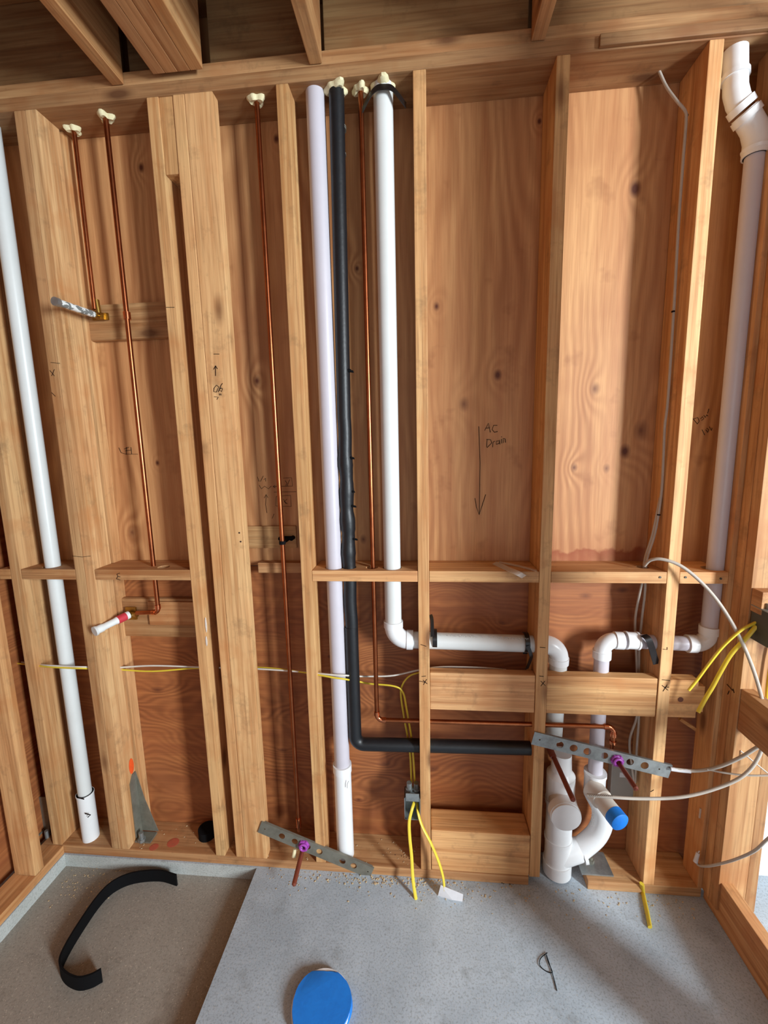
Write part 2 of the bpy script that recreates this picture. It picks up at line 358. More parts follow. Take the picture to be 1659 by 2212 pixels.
# plates
HOLES_TOP = {'c1': WZ(162, 260, ZT), 'c2': WZ(240, 247, ZT), 'c3': WZ(548, 206, ZT), 'c4': WZ(778, 184, ZT)}
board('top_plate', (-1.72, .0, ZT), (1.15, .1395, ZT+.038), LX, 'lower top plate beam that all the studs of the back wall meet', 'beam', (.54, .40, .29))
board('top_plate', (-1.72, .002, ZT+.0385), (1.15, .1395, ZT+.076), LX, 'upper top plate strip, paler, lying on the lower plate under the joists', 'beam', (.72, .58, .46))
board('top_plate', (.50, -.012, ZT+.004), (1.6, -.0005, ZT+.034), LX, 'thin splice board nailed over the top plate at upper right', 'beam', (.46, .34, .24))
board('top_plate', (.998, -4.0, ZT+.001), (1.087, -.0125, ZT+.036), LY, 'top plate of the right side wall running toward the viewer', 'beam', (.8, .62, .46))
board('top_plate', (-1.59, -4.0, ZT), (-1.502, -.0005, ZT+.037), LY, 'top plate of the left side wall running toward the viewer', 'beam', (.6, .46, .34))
bp = board('bottom_plate', (-1.60, .0, .0005), (.385, .1395, .0375), LX, 'long dusty bottom plate under the studs from left corner to the drains', 'beam', (.74, .56, .44))
board('bottom_plate', (.60, .0, .0005), (.9965, .1395, .0375), LX, 'short bottom plate piece under the right stud with a steel washer', 'beam', (.8, .7, .6))
board('sill_plate', (-1.60, -4.0, .0005), (-1.503, -.0005, .0375), LY, 'sill of the left side wall slanting down toward the lower left', 'beam', (.95, .72, .52))
sb = board('sill_board', (1.005, -3.5, .001), (1.043, -.0, .150), LY, 'dark upright board on edge at the foot of the right side wall', 'board', (.9, .66, .46))
board('side_blocking', (1.0, -.57, .725), (1.038, -.0765, .866), LY, 'dark horizontal blocking board in the right side wall below the yellow cable box', 'board', (.72, .54, .4))
board('side_block', (.999, -.118, 1.127), (1.05, -.0765, 1.198), LY, 'small brown block fixed on the right post above the metal box', 'block', (.8, .62, .46))
board('side_blocking', (-1.59, -.499, 1.185), (-1.552, -.131, 1.223), LY, 'blocking in the left side wall at the left edge', 'board', (.9, .7, .5))

# fire blocks (flat 2x4s at mid height)
PY = .045
def pxy(u, v, z=1.225): q = WZ(u, v, z); return q.x
pipeX = {'p1': -1.426, 'p2': -.318, 'p3': -.266, 'c4': -.184, 'p5': -.110, 'c2': -.968, 'p6': .957}
def block(x0, x1, label, holes=(), tint=(1, 1, 1), y1=.1395, z0=1.185, z1=1.224):
    o = board('fire_block', (x0, .001, z0), (x1, y1, z1), LX, label, 'block', tint)
    return cut(o, [((x, y, z0-.05), (x, y, z1+.05), r) for x, y, r in holes])
b1 = block(-1.508, -1.289, 'brown flat block bored for the corner drain pipe at far left', [(-1.421, PY, .031)], (.72, .52, .36))
b2 = block(-1.211, -.842, 'brown flat block marked E crossed by a thin copper pipe', [(-.966, .04, .022)], (.74, .52, .36))
b3 = block(-.391, -.020, 'flat block with two white pipes and black wrapped pipe passing through', [(-.319, PY, .034), (-.2655, .045, .026), (-.183, .045, .022), (-.111, PY, .034)], (1.0, .76, .58))
b4 = block(.020, .3865, 'flat block below the AC Drain arrow with a plastic strip lying on it', [], (.92, .76, .56))
b5 = block(.4265, .793, 'flat block with a knot, below the sunlit plywood', [(.745, .06, .02)], (.9, .76, .58))
b6 = block(.833, .9815, 'short pale flat block at right with nail heads, the white vent passing through', [(.958, .048, .030)], (1.12, 1.04, .88))
for k, (u, v) in enumerate([(1426, 1247), (1481, 1247), (1557, 1250)]):
    q = W(u, v, 0); bm = bmesh.new(); cyl(bm, (q.x, .0015, q.z), (q.x, -.0015, q.z), .0035, 10); link('nail_head', bm, DGREY, b6 if u > 1450 else b5)
strokes('marker_writing', [[(259, 1238), (253, 1240), (255, 1245), (260, 1246)], [(255, 1245), (252, 1250), (260, 1253)]], .001, b2)
board('fire_block', (-1.60, .001, 1.185), (-1.552, .1395, 1.224), LX, 'end of a flat block left of the leftmost corner stud', 'block', (.9, .72, .52))
board('backing_block', (-.627, .10, 1.185), (-.431, .1395, 1.224), LX, 'flat block recessed beside the plywood between wide post and weathered stud', 'block', (.72, .5, .38))

# 2x6 backing row and bottom block
def backing(x0, x1, z0, z1, label, tint, y0=.004, y1=.042, name='backing_board', bev=.004): return board(name, (x0, y0, z0), (x1, y1, z1), LX, label, 'board', tint, bev)
backing(.020, .3865, .706, .848, 'reddish wide backing board between the two studs, white cable behind its top', (.96, .74, .6))
backing(.4265, .793, .706, .848, 'golden wide backing board hiding the two white drain pipes', (1.0, .88, .66))
bm = bmesh.new(); bbox(bm, (.8335, .004, .708), (.945, .042, .846), .0)
es = [e for e in bm.edges if all(v.co.x > .94 for v in e.verts) and abs(e.verts[0].co.z-e.verts[1].co.z) < .001]
bmesh.ops.bevel(bm, geom=es, offset=.022, segments=4, affect='EDGES')
bb = link('backing_board', bm, LX); tag(bb, 'pale rounded end of the backing board right of the bright stud, with a dark knot', 'board'); bb.color = (1.06, .96, .8, 1)
q = W(1470, 1511, .004); bm = bmesh.new(); cyl(bm, (q.x, .0045, q.z), (q.x, .003, q.z), .009, 14); link('knot', bm, INK2, bb)
board('bottom_block', (.021, .001, .0385), (.3865, .10, .213), LX, 'thick golden block standing on the bottom plate below the black pipe', 'block', (1.05, .86, .62), .006)
# thin backers on the plywood
def backer(u0, v0, u1, v1, y, label, tint, yb=.1395, bev=.006, taper=0):
    a, b = W(u0, v0, y), W(u1, v1, y)
    return board('backing_plate', (min(a.x, b.x), y, min(a.z, b.z)), (max(a.x, b.x), yb, max(a.z, b.z)), LX, label, 'board', tint, bev)
bks = backer(165, 660, 382, 728, .112, 'brown backing board behind the wrapped shower arm', (.66, .52, .38), bev=.012)
bkv = backer(238, 1292, 425, 1378, .112, 'brown backing board behind the red and white wrapped pipe stub', (.62, .46, .32), bev=.012)
backer(520, 1137, 641, 1184, .128, 'small grey-brown board on the plywood carrying the black pipe clip', (.74, .64, .46), bev=.002)
backer(318, 1300, 425, 1352, .10, 'lighter scrap board right of the red and white wrapped pipe stub', (.8, .56, .38), yb=.1115, bev=.003)

# ceiling joists
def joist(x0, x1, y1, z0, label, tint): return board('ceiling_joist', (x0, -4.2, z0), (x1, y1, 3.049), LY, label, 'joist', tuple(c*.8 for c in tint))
joist(-.947, -.909, -.001, 2.772, 'narrow ceiling joist at upper left beside the dark bay', (.95, .74, .5))
jb = empty('ceiling_beam', (-.74, -.10, 2.772), 'wide built-up ceiling beam left of the centre joist', 'beam')
for x0, x1, t in ((-.800, -.762, (.72, .5, .38)), (-.761, -.722, (.84, .58, .42)), (-.721, -.683, (.78, .54, .38)), (-.682, -.644, (.96, .76, .52))):
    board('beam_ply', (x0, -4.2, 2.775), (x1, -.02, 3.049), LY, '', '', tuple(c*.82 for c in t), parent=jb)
joist(-.324, -.286, -.001, 2.772, 'ceiling joist meeting the wall above the two tall white pipes', (.9, .68, .44))
joist(.315, .353, -.001, 2.772, 'ceiling joist right of centre above the AC Drain bay', (.9, .64, .42))
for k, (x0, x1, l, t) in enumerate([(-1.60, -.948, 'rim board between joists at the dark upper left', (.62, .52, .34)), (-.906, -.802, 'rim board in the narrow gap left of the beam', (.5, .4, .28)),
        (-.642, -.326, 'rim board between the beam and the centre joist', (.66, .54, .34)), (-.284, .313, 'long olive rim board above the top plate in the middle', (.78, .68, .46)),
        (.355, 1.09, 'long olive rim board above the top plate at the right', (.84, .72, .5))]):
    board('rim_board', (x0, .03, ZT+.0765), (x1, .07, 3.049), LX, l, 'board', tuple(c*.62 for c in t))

# writing on wood
strokes('marker_writing', [[(1034, 921), (1037, 1000), (1035, 1112)], [(1026, 1076), (1029, 1095), (1035, 1112), (1042, 1090), (1049, 1068)],
    [(1047, 930), (1055, 914), (1059, 934)], [(1049, 925), (1058, 924)], [(1074, 919), (1066, 919), (1063, 928), (1068, 934), (1075, 932)],
    [(1052, 950), (1051, 966)], [(1051, 949), (1060, 950), (1062, 957), (1052, 967)], [(1064, 966), (1065, 955), (1069, 953)],
    [(1078, 952), (1072, 953), (1072, 960), (1078, 958), (1079, 950), (1080, 960)], [(1083, 948), (1083.5, 958)], [(1083, 943), (1083.5, 944.6)], [(1087, 957), (1087, 947), (1091, 948), (1092, 956)]], .14, wall, r=.0012)
strokes('pencil_writing', [[(1497, 905), (1506, 916)], [(1497, 905), (1507, 902), (1510, 910), (1506, 916)], [(1513, 905), (1517, 900), (1520, 905), (1515, 908)], [(1520, 897), (1523, 902), (1526, 896), (1529, 899)],
    [(1528, 893), (1531, 883)], [(1516, 928), (1522, 940)], [(1524, 928), (1528, 934), (1531, 928), (1526, 925)], [(1532, 922), (1536, 930), (1538, 924)]], .14, wall, INK, .0009)
strokes('pencil_writing', [[(556, 1030), (560, 1040)], [(563, 1040), (569, 1028)], [(570, 1036), (574, 1033), (574, 1040)], [(560, 1048), (565, 1056), (572, 1050), (580, 1056), (586, 1050)],
    [(575, 1070), (574, 1090), (577, 1108)], [(571, 1076), (575, 1068), (579, 1075)], [(612, 1033), (630, 1032), (632, 1050), (590, 1051)], [(594, 1048), (590, 1051), (595, 1054)],
    [(616, 1038), (620, 1044), (617, 1049)], [(620, 1050), (626, 1036)], [(597, 1072), (628, 1070), (629, 1094), (596, 1093), (597, 1072)], [(604, 1078), (600, 1083), (606, 1088)], [(612, 1078), (618, 1088)], [(620, 1078), (614, 1084), (621, 1088)],
    [(592, 1063), (640, 1062)], [(588, 1120), (592, 1110)]], .14, wall, INK, .0008)
strokes('pencil_writing', [[(257, 967), (262, 978), (272, 981), (298, 981)], [(273, 966), (273, 982)], [(268, 970), (279, 966)], [(270, 974), (284, 972)], [(283, 966), (285, 981)]], .14, wall, INK, .0009)
strokes('marker_writing', [[(462, 765), (474, 765)], [(466, 812), (466, 792)], [(462, 798), (466, 790), (470, 797)], [(463, 838), (462, 846), (468, 847), (473, 836), (468, 832), (463, 838)],
    [(472, 847), (478, 832), (481, 828)], [(478, 838), (474, 842), (479, 846), (481, 840), (478, 838)], [(463, 857), (472, 858), (469, 863)], [(474, 850), (475, 854)], [(477, 850), (478, 854)]], .0, s3c)
strokes('marker_writing', [[(906, 1471), (920, 1474)], [(911, 1461), (920, 1460)], [(914, 1469), (923, 1477)], [(922, 1467), (915, 1479)], [(909, 1392), (921, 1396)]], 0, s5, r=.001)
strokes('marker_writing', [[(1165, 1460), (1174, 1461)], [(1168, 1471), (1178, 1481)], [(1177, 1471), (1168, 1482)], [(1166, 1398), (1178, 1399)]], 0, s6, r=.001)
strokes('marker_writing', [[(1430, 1468), (1447, 1470)], [(1430, 1480), (1443, 1491)], [(1441, 1479), (1432, 1493)], [(1434, 1484), (1445, 1484)], [(1432, 1402), (1441, 1403), (1441, 1398)], [(1405, 1710), (1412, 1706)]], 0, s7, r=.001)
strokes('marker_writing', [[(359, 664), (377, 664)]], 0, s3, r=.0009); 
strokes('marker_writing', [[(156, 1201), (178, 1203), (196, 1201)], [(110, 783), (130, 785)], [(108, 800), (118, 812)], [(112, 812), (118, 798)], [(112, 848), (120, 856)]], 0, s2, r=.0008)
# clear drips on the narrow stud
bm = bmesh.new()
for (u, v, h) in ((445, 1350, .03), (446, 1385, .02)):
    q = W(u, v, -.001); bmesh.ops.create_icosphere(bm, subdivisions=2, radius=.005, matrix=Matrix.Translation(q) @ Matrix.Diagonal((.8, .5, h/.005, 1)))
link('clear_glue_drip', bm, FILM, s3, True)
# plywood holes
for (u, v) in ((517, 1151), (520, 1170)):
    q = W(u, v, 0); bm = bmesh.new(); cyl(bm, (q.x, .0, q.z), (q.x, -.001, q.z), .003, 10); link('nail_hole', bm, HOLE, s3c)

# ================================================================ PIPES
# P1 far left drain
p1 = empty('drain_pipe', (-1.42, PY, 0), 'bluish white drain pipe in the far left bay, coupling near its foot', 'pipe')
t1, f1 = W(8, 300, PY), WZ(191, 1824, .02); x1a = W(129, 1325, PY).x
bm = bmesh.new(); cyl(bm, (x1a, PY, .01), (x1a, PY, ZT+.03), .0252); link('pipe', bm, PVC, p1, True)
zc = W(183, 1712, PY).z; collar(p1, (x1a, PY, zc-.0), (x1a, PY, .012), .031); 
strokes('black_smudge', [[(170, 1723), (182, 1726)], [(184, 1757), (196, 1760), (190, 1765)]], .012, p1, INK, .002)
# P2 white, shade tinted into its colour
xa = W(709, 900, PY).x
p2 = empty('vent_pipe', (xa, PY, 0), 'shade-tinted white tall pipe left of the black wrapped pipe, reaching the floor', 'pipe')
bm = bmesh.new(); cyl(bm, (xa, PY, .012), (xa, PY, ZT+.02), .0295, 28); link('pipe', bm, PVCS, p2, True)
zc = W(745, 1650, PY).z; bm = bmesh.new(); cyl(bm, (xa, PY, zc), (xa, PY, zc-.03), .036, 28); cyl(bm, (xa, PY, zc-.03), (xa, PY, .012), .0335, 28); link('coupling', bm, PVCF, p2, True)
strokes('black_smudge', [[(753, 1687), (750, 1694), (750, 1702)]], .009, p2, GREYP, .0012)
# P3 black insulated
A = W(728, 190, .03); B = W(742, 900, .045); D = W(776, 1607, .045); E = W(1148, 1616, .045)
A = Vector((-.252, .035, ZT+.02)); B = Vector((-.2655, .045, 1.75)); B2 = Vector((-.2655, .045, D.z)); E2 = Vector((E.x, .045, E.z))
p3 = empty('insulated_pipe', (-.26, .045, D.z), 'black insulated pipe running down then turning right above the floor', 'pipe')
ptsv = []
zt, zb = A.z, D.z
pts = [A.lerp(B, t/10) for t in range(11)] + [Vector((-.2655+.0012*math.sin(i*.45), .045, 1.75+(1.0-1.75)*i/60)) for i in range(1, 61)]
rs = []
for i, q in enumerate(pts):
    k = 0.0235
    if 1.22 < q.z < 1.62: k = .0245+.0016*math.sin(q.z*60)+random.uniform(-.0006, .0012)
    rs.append(k)
bm = bmesh.new(); sweep(bm, pts, rs, 20); up = link('upper_wrap', bm, FOAMB, p3, True)
cor = Vector((-.2655, .045, D.z)); ac = arc(cor, Vector((-.2655, .045, 1)), E2, .035)
bm = bmesh.new(); sweep(bm, [Vector((-.2655, .045, 1.0))]+ac+[E2], .0245, 20); link('lower_sleeve', bm, FOAMB, p3, True)
for (u, v) in ((765, 1062), (768, 1094), (771, 1165), (764, 990), (757, 800), (762, 803)):
    q = W(u, v, .035); bm = bmesh.new(); sweep(bm, [q+Vector((-.03, 0, .006)), q+Vector((0, -.004, 0)), q+Vector((.003, 0, -.003))], [.006, .004, .001], 6); link('tape_wrinkle', bm, BLACK, p3, True)
for u in (935, 1000, 1045, 1100):
    q = W(u, 1603, .045); bm = bmesh.new(); sweep(bm, [q+Vector((-.02, 0, -.006)), q, q+Vector((.01, 0, -.006))], [.002, .003, .002], 6); link('tape_wrinkle', bm, BLACK, p3, True)
bm = bmesh.new()
for v in (278, 282, 336): q = W(731, v, .045); cyl(bm, (q.x, q.y, q.z), (q.x, q.y, q.z+.004), .0246, 20)
link('tape_seam', bm, GALVD, p3, True)
# P5 white pipe that turns right
zH = W(1050, 1384, PY).z; xV = W(841, 900, PY).x
P5R = W(1212, 1480, .065).x
c1p, c2p = Vector((xV, PY, W(860, 1381, PY).z)), Vector((W(1211, 1392, PY).x, PY+.012, W(1211, 1396, PY).z))
dn = Vector((c2p.x, .07, .60))
p5 = empty('vent_pipe', (xV, PY, c1p.z), 'bright white pipe running down, sideways through studs and down again', 'pipe')
run(p5, [(xV, PY, ZT+.03), c1p, c2p, (c2p.x, PY+.035, .56)], .0300, PVC, PVCF, R=.052)
# printed marking along the horizontal run
random.seed(3)
pr = []
for (a, b) in ((963, 968), (973, 1010), (1014, 1042), (1052, 1068), (1074, 1084), (1090, 1112), (1117, 1140)):
    u = a
    while u < b:
        v = 1369+(u-960)*.05; pr.append([(u, v), (u+1.6, v+random.uniform(2.5, 5))]); 
        if random.random() < .6: pr.append([(u, v+random.choice((0, 2, 4.5))), (u+2.6, v+random.choice((0, 2, 4.5)))])
        u += 3.2
strokes('printed_marking', pr, .0143, p5, GREYP, .0007)
# lower drain stack: reducer, wide body, cleanout
xs = W(1210, 1720, .06).x; yS = .062
st = empty('drain_stack', (xs, yS, 0), 'wide white drain fitting assembly with a round capped cleanout on the floor', 'pipe fitting')
def wpt(u, v, y=yS): return W(u, v, y)
zr0, zr1, zr2 = wpt(1210, 1636).z, wpt(1210, 1662).z, wpt(1210, 1745).z
xn = wpt(1210, 1600).x
bm = bmesh.new(); cyl(bm, (xs, yS, zr0+.02), (xs, yS, zr1), .034, 28, .037); cyl(bm, (xs, yS, zr1), (xs, yS, zr1-.018), .037, 28, .05); cyl(bm, (xs, yS, zr1-.018), (xs, yS, zr2+.03), .0505, 28)
link('reducer', bm, PVCF, st, True)
bm = bmesh.new(); cyl(bm, (xs, yS, zr2+.04), (xs, yS, .045), .0475, 28); cyl(bm, (xs, yS, zr2+.04), (xs, yS, zr2+.02), .052, 28)
cyl(bm, (xs, yS, .055), (xs, yS, .006), .052, 28); cyl(bm, (xs, yS, wpt(1210, 1805).z), (xs, yS, wpt(1210, 1812).z), .0505, 28); link('stack_body', bm, PVCF, st, True)
cz = W(1208, 1735, yS).z; q = W(1222, 1763, -.03)
cl = Vector((xs+.004, yS, q.z)); ce = Vector((q.x, -.03, q.z))
bm = bmesh.new(); cyl(bm, cl, ce, .049, 28); cyl(bm, ce+Vector((0, .03, 0)), ce, .054, 28); cb = link('cleanout_branch', bm, PVCF, st, True)
bm = bmesh.new(); cyl(bm, ce+Vector((0, -.0005, 0)), ce+Vector((0, -.008, 0)), .052, 32); cap = link('cleanout_cap', bm, PVCF, st, True)
bm = bmesh.new(); bbox(bm, ce+Vector((-.028, -.009, -.006)), ce+Vector((.016, -.014, .014)), .002); bbox(bm, ce+Vector((-.028, -.009, -.026)), ce+Vector((-.014, -.013, -.006)), .002); link('cap_lug', bm, plain('tan_pvc', (196, 180, 164), .45), cap)
# side wye and curve
xr = W(1292, 1600, PY).x
w0 = Vector((xr, PY+.01, W(1290, 1716, PY).z)); w1 = W(1302, 1755, .06); w2 = W(1290, 1800, .062); w3 = W(1246, 1840, .062); w4 = Vector((xs, yS, .075))
bm = bmesh.new(); sweep(bm, smoothpts([w0, w1, w2, w3]), .037, 24); link('curved_arm', bm, PVCF, st, True)
bm = bmesh.new(); sweep(bm, [w3+(w2-w3)*.15, w4], [.041, .047], 24); d = (w4-w3).normalized(); cyl(bm, w3-d*.03, w3-d*.018, .0425, 24); link('wye_branch', bm, PVCF, st, True)
bm = bmesh.new(); cyl(bm, (xr, PY+.008, W(1290, 1670, PY).z), (xr, PY+.01, w0.z-.01), .0365, 24); cyl(bm, (xr, PY+.008, W(1290, 1670, PY).z), (xr, PY+.008, W(1290, 1676, PY).z), .039, 24); link('hub', bm, PVCF, st, True)
pr = []
for k in range(14): pr.append([(1276+random.uniform(0, 2), 1740+k*3.2), (1283, 1741+k*3.2)])
strokes('printed_marking', pr, .018, st, GREYP, .0006)
# trap arm stub with blue tape
ta = empty('trap_arm_pipe', W(1284, 1706, .03), 'short tan-white pipe stub poking forward with blue tape over its end', 'pipe')
a0, a1 = W(1280, 1702, .03), W(1339, 1776, -.10)
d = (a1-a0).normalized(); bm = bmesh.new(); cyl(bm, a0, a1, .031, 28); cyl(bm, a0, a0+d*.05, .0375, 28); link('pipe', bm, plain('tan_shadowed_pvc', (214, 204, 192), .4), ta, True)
bm = bmesh.new(); cyl(bm, a1-d*.03, a1+d*.001, .0318, 28); cyl(bm, a1+d*.001, a1+d*.004, .0318, 28, .028); link('tape_cap', bm, BTAPE, ta, True)
# P6 right vent
x6 = W(1586, 800, PY).x
p6 = empty('vent_pipe', (x6, PY, 1.0), 'shade-tinted white vent at right with two bends at top and a sideways run', 'pipe')
r6 = .0245
ku = W(1586, 130, PY); k1 = W(1583, 212, PY); k2 = W(1622, 288, PY)
top = Vector((ku.x, PY, ZT+.01)); m1 = Vector((W(1584, 205, PY).x, PY-.01, W(1584, 215, PY).z)); m2 = Vector((x6, PY, W(1620, 290, PY).z))
g1 = Vector((x6, PY, W(1530, 1392, PY).z)); g2 = Vector((xr, PY+.01, W(1300, 1387, PY).z+.004)); g3 = Vector((xr, PY+.01, W(1290, 1715, PY).z))
def seg(a, b, r, name='pipe', mat=PVC): bm = bmesh.new(); cyl(bm, a, b, r, 24); return link(name, bm, mat, p6, True)
bm = bmesh.new(); sweep(bm, [top, m1.lerp(top, .35), m1.lerp(top, .12), m1.lerp(m2, .12), m1.lerp(m2, .3)], .030, 24)
cyl(bm, m1.lerp(top, .45), m1.lerp(top, .35), .034, 24); cyl(bm, m1.lerp(m2, .2), m1.lerp(m2, .36), .035, 24); link('upper_bend', bm, PVCF, p6, True)
low = Vector((x6, PY, m2.z-.06))
bm = bmesh.new(); sweep(bm, [m1.lerp(m2, .42), m1.lerp(m2, .85), m2.lerp(low, .3), low], .0325, 24); cyl(bm, m1.lerp(m2, .45), m1.lerp(m2, .6), .037, 24); cyl(bm, low, low+Vector((0, 0, .02)), .0285, 24, .035); link('lower_bend', bm, PVCF, p6, True)
run(p6, [low, g1, g2, g3], r6*1.02, PVCS, PVCF, R=.042, hub=1.22, hublen=.024)
ccx = W(1380, 1388, PY).x; cx2 = W(1352, 1388, PY).x
collar(p6, (cx2, PY+.006, g2.z+.002), (ccx, PY+.006, g2.z), .0295)
# copper: C1 C2 C3 C4
def copper(name, pts, r, label, R=.02): 
    root = empty(name, pts[-1], label, 'pipe'); run(root, pts, r, COPPER, COPPER2, R=R, hub=1.25, hublen=.012); return root
rc = .0075
sh = W(205, 655, .095); sx = sh.x
c1 = copper('copper_pipe', [Vector((sx-.0, .09, ZT+.02)), Vector((sx, .09, W(208, 668, .09).z))], rc, 'dark copper drop pipe feeding the wrapped shower arm')
c2x = W(283, 680, .075).x
e2 = W(349, 1318, .075); 
vb = W(300, 1326, .078)
c2 = copper('copper_pipe', [Vector((c2x, .05, ZT+.02)), Vector((c2x, .05, 1.30)), Vector((c2x+.002, .05, 1.02)), Vector((c2x-.10, .06, 1.018))][0:1] + [Vector((c2x, .055, W(350, 1322, .055).z)), Vector((W(292, 1328, .06).x, .07, W(292, 1326, .06).z))], rc*1.1, 'thin copper riser crossing the marked block to the red and white stub', R=.018)
q = W(286, 681, .05); bm = bmesh.new(); cyl(bm, (c2x, .053, q.z+.012), (c2x, .053, q.z-.012), .012); link('joint', bm, COPPER2, c2, True)
zc3 = W(560, 600, .05); c3x = W(600, 1000, .045).x
c3 = copper('copper_pipe', [Vector((c3x, .045, ZT+.02)), Vector((c3x, .045, W(664, 1795, .045).z))], rc*1.1, 'thin copper riser between wide post and weathered stud')
bm = bmesh.new(); q = W(664, 1786, .045); cyl(bm, (c3x, .045, q.z+.04), (c3x, .045, q.z), .0105); link('joint', bm, COPPER2, c3, True)
c4x = W(800, 1000, .045).x; z4 = W(815, 1555, .045).z; e4 = W(1322, 1564, .045)
c4 = copper('copper_pipe', [Vector((c4x, .045, ZT+.02)), Vector((c4x, .045, z4)), Vector((e4.x, .030, e4.z)), Vector((e4.x, .030, W(1328, 1632, .03).z))], rc*1.1, 'copper pipe beside the white pipe, turning right to run behind the studs', R=.022)
bm = bmesh.new(); q = W(1328, 1600, .03)
for dz in (.0, .03): cyl(bm, (e4.x, .03, q.z+dz), (e4.x, .03, q.z+dz-.012), .0115)
link('joint', bm, COPPER2, c4, True)
# spray foam rings where pipes leave through the plate
def foam(x, y, label, r=.022, n=6):
    bm = bmesh.new(); random.seed(int(x*1000))
    N = 28; ph = [random.uniform(0, 6.28) for _ in range(3)]; rings = []
    def rad(a): return r*(1.12+.24*math.sin(3*a+ph[0])+.16*math.sin(5*a+ph[1]))
    for rr, z in ((1.0, .0), (.97, -.006), (.72, -.013), (.42, -.011)):
        rings.append([bm.verts.new((x+rad(2*math.pi*k/N)*rr*math.cos(2*math.pi*k/N), y+rad(2*math.pi*k/N)*rr*math.sin(2*math.pi*k/N), ZT-.0005+z+.0016*math.sin(4*2*math.pi*k/N+ph[2])*(rr < 1))) for k in range(N)])
    for P_, Q_ in zip(rings, rings[1:]):
        for k in range(N): bm.faces.new((P_[k], P_[(k+1) % N], Q_[(k+1) % N], Q_[k]))
    bm.faces.new(rings[0][::-1]); bm.faces.new(rings[-1])
    o = link('spray_foam', bm, SFOAM, None, True); tag(o, label, 'foam', 'foam seals under the top plate')
foam(sx, .09, 'cream foam seal around the leftmost copper pipe under the top plate', .02)
foam(c2x, .052, 'cream foam seal around the second copper pipe from the left', .022)
foam(c3x, .045, 'cream foam seal around the copper pipe left of the weathered stud')
foam(c4x, .045, 'cream foam seal around the copper pipe between black and white pipes')
foam(A.x, A.y, 'cream foam seal around the black wrapped pipe', .03)
foam(xV, PY, 'pale foam seal around the white pipe under its black strap', .034)

# shower arm and valve stub
sa = empty('shower_arm', W(215, 683, .105), 'white and grey tape-wrapped shower arm sticking out at upper left', 'pipe fitting')
s0, s1_ = W(214, 683, .098), W(119, 651, -.075)
bm = bmesh.new(); sweep(bm, [s0.lerp(s1_, .12)]+[s0.lerp(s1_, t/20) for t in range(3, 21)], [.0105]+[.0105+.0005*(k % 3) for k in range(18)], 18); link('wrapped_nipple', bm, TAPEP, sa, True)
bm = bmesh.new(); d = (s1_-s0).normalized(); cyl(bm, s1_-d*.012, s1_+d*.003, .0135, 18); link('end_cap', bm, GALV, sa, True)
bm = bmesh.new(); cyl(bm, s0, s0.lerp(s1_, .14), .0125); cyl(bm, s0+Vector((0, 0, .0)), s0+Vector((-.004, 0, .055)), .0095); cyl(bm, s0, s0+Vector((.022, .0, -.002)), .012); bbox(bm, s0+Vector((-.03, .004, -.012)), s0+Vector((.03, .012, .012)), .003); link('brass_elbow', bm, BRASS, sa, True)
va = empty('valve_stub', W(278, 1330, .1), 'red and white wrapped pipe stub sticking out below the marked block', 'pipe fitting')
v0, v1 = W(278, 1328, .085), W(206, 1363, -.03)
bm = bmesh.new(); sweep(bm, [v0.lerp(v1, t/16) for t in range(0, 17)], [.0155]*3+[.0145]*4+[.013]*6+[.0155]*4, 18); link('wrapped_nipple', bm, plain('white_wrap', (226, 228, 226), .4), va, True)
bm = bmesh.new(); sweep(bm, [v0.lerp(v1, t) for t in (.10, .36)], .0162, 18, flat=(1, .98)); link('red_band', bm, REDP, va, True)
bm = bmesh.new(); cyl(bm, v1-(v1-v0).normalized()*.004, v1+(v1-v0).normalized()*.004, .0185, 14); link('end_cap', bm, PVC, va, True)
bm = bmesh.new(); cyl(bm, v0+Vector((0, .015, 0)), v0, .014); cyl(bm, v0+Vector((0, .008, 0)), v0+Vector((.035, .0, .0)), .0095); bbox(bm, v0+Vector((-.022, .012, -.026)), v0+Vector((.022, .02, .026)), .003); link('brass_elbow', bm, BRASS, va, True)

# stub outs
def stub(name, a, b, r, mat, label):
    root = empty(name, a, label, 'pipe'); d = (b-a).normalized(); bm = bmesh.new(); cyl(bm, a, b, r, 18); cyl(bm, b, b+d*.004, r, 18, r*.5); link('tube', bm, mat, root, True); return root
ts = stub('copper_stub', W(656, 1826, .01), W(635, 1911, -.12), .0085, REDCU, 'brown copper stub through the left perforated strap pointing at the viewer')
stub('copper_stub', W(1331, 1640, .01), W(1374, 1704, -.12), .0085, REDCU, 'brown copper stub through the purple ring on the right strap')
s9 = stub('copper_stub', W(1190, 1622, .045), W(1238, 1728, -.15), .0085, REDCU, 'longer brown copper stub pointing forward above the white cleanout cap')
bm = bmesh.new(); q = W(1190, 1622, .045); cyl(bm, q+Vector((-.006, 0, .012)), q+Vector((.0, -.03, -.002)), .012); link('elbow', bm, REDCU, s9, True)
